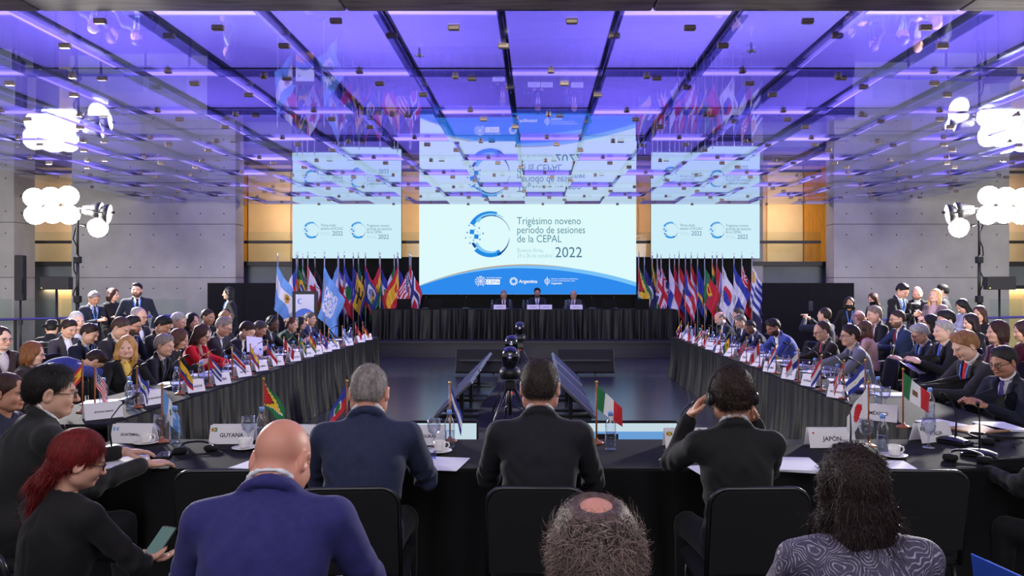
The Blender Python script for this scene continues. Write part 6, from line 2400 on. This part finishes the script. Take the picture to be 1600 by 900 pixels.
# ------------------------------------------------------------------ head table
DZ = 1.13


def on_head(px_, dy=.12):
    y = DY0 + dy
    return ((px_ - 840) * y / FPX, y, DZ)


for pxx, nm, w_ in ((781, 'SECRETARIO', .30), (833, 'PRESIDENTE', .30), (853, 'CANCILLER', .30), (900.5, 'VICEMINISTRO', .30)):
    r = empty('name_card', on_head(pxx), 0, label={781: 'white name card before the grey haired man at the head table', 833: 'left of the two name cards before the bearded man at the head table',
                                                   853: 'right of the two name cards before the bearded man at the head table', 900.5: 'white name card before the bald man at the head table'}[pxx], cat='name card')
    for s, n_ in ((-1, 'front_face'), (1, 'back_face')):
        MB().cbox((0, s * .032, .055), (w_, .0025, .115), rot=(s * .3, 0, 0)).build(n_, M_card, r)
    MB().cbox((0, -.0365, .055), (w_ * .6, .0015, .012), rot=(-.3, 0, 0)).build('printed_line', mat('grey_print', (120, 118, 128), .7), r)
for k, pxx in enumerate((769, 797, 818, 824, 884, 890)):
    bottle(on_head(pxx, .22 + .06 * (k % 2)), 'water bottle on the head table, number %s from the left' % ('one', 'two', 'three', 'four', 'five', 'six')[k])
for k, (pxx, lab) in enumerate(((665, 'gooseneck microphone at the left end of the head table'), (728, 'gooseneck microphone between the left end and the grey haired man at the head table'),
                                (925, 'gooseneck microphone right of the bald man at the head table'), (960, 'gooseneck microphone at the right end of the head table'))):
    mic(on_head(pxx, .3), PI, lab)
for (pxx, lab) in ((632, 'black laptop at the far left of the head table'), (680, 'black laptop second from the left on the head table'), (950, 'grey laptop right of the bald man on the head table'),
                   (1003, 'black laptop at the far right of the head table')):
    r = empty('laptop', on_head(pxx, .38), 0, label=lab, cat='laptop')
    MB().cbox((0, .12, .01), (.36, .25, .018), bev=.004).build('keyboard_base', M_blackmetal, r)
    MB().cbox((0, -.03, .13), (.36, .012, .25), rot=(.2, 0, 0), bev=.004).build('lid', M_screen_back, r)

# ------------------------------------------------------------------ held things
def held(label, person_out, world_off, build):
    pass


def device(name, loc, rot, label, cat, size=(.075, .15, .009), glow=None):
    r = empty(name, loc, rot=rot, label=label, cat=cat)
    MB().cbox((0, 0, 0), size, bev=.003).build('case', M_blackmetal, r)
    MB().cbox((0, 0, size[2] / 2 + .0006), (size[0] * .93, size[1] * .93, .001)).build('display', emit('phone_screen', (120, 150, 150), .5) if glow else mat('phone_glass', (60, 62, 78), .1), r)
    return r


rt, J, H0, RH, hs_ = RED_O
wm = rt.matrix_basis @ Matrix.Translation(Vector(((J['WR'] + J['WL']) / 2 + np.array([0, .11, .035])).tolist()))
device('mobile_phone', wm.translation, (.75, 0, rt.rotation_euler.z), 'lit phone in the hands of the red haired woman', 'phone', (.078, .155, .010), True)
# booklets on the right
for (pxx, pyy, d, rz, lab) in ((1424, 575, 8.7, .6, 'white booklet in the hands of the grey haired man with blue tie'),):
    o = MB()
    o.sheet(lambda u, v: ((u - .5) * .3, (v - .5) * .21, .03 * abs(u - .5)), 6, 2, False)
    ob = o.build('booklet', M_paper, None, ((pxx - 840) * d / FPX, d, 1.7 - (pyy - 447) * d / FPX), (.5, .2, rz))
    tag(ob, lab, 'booklet')
o = MB().cbox((0, 0, 0), (.21, .29, .004), rot=(.9, .15, .6)).build('paper_sheet', M_paper, None, ((398 - 840) * 10.0 / FPX, 10.0, 1.7 - (540 - 447) * 10.0 / FPX))
tag(o, 'large white sheet held by the man in the charcoal suit', 'paper', 'papers lying on the tables')
# camera of the standing photographers
r = empty('photo_camera', ((1424 - 840) * 12.8 / FPX, 12.75, 0), 0, label='black camera on a tripod between the standing photographers', cat='camera')
MB().cbox((0, 0, 1.35), (.16, .12, .12), bev=.015).build('camera_body', M_blackmetal, r)
MB().lathe([(0, -.16), (.04, -.16), (.045, -.1), (.04, 0)], 12, (0, -.04, 1.35), 'y').build('lens', M_blackmetal, r)
for a in (30, 150, 270):
    c_, n_ = math.cos(math.radians(a)), math.sin(math.radians(a))
    MB().tube([(0, 0, 1.28), (.35 * c_, .35 * n_, 0)], .013, 6).build('tripod_leg', M_blackmetal, r)
device('mobile_phone', ((1265 - 840) * 12.1 / FPX, 12.05, 1.7 - (478 - 447) * 12.1 / FPX), (PI / 2, 0, .3), 'phone held up behind the balding man at the right', 'phone', (.08, .16, .01))
# folder in the lower right corner
r = empty('paper_folder', ((1590 - 840) * 1.9 / FPX, 1.9, 0), 0, label='blue and white folder standing in the lower right corner', cat='folder')
MB().cbox((0, 0, .86), (.004, .21, .28), rot=(.2, -.5, .5)).build('cover', mat('blue_card', (60, 100, 220), .5), r)
MB().cbox((.03, 0, 0.85), (.012, .2, .26), rot=(.2, -.5, .5)).build('pages', M_paper, r)
MB().cbox((.02, .0, .36), (.42, .4, .72), bev=.02).build('box_stand', M_pad, r)
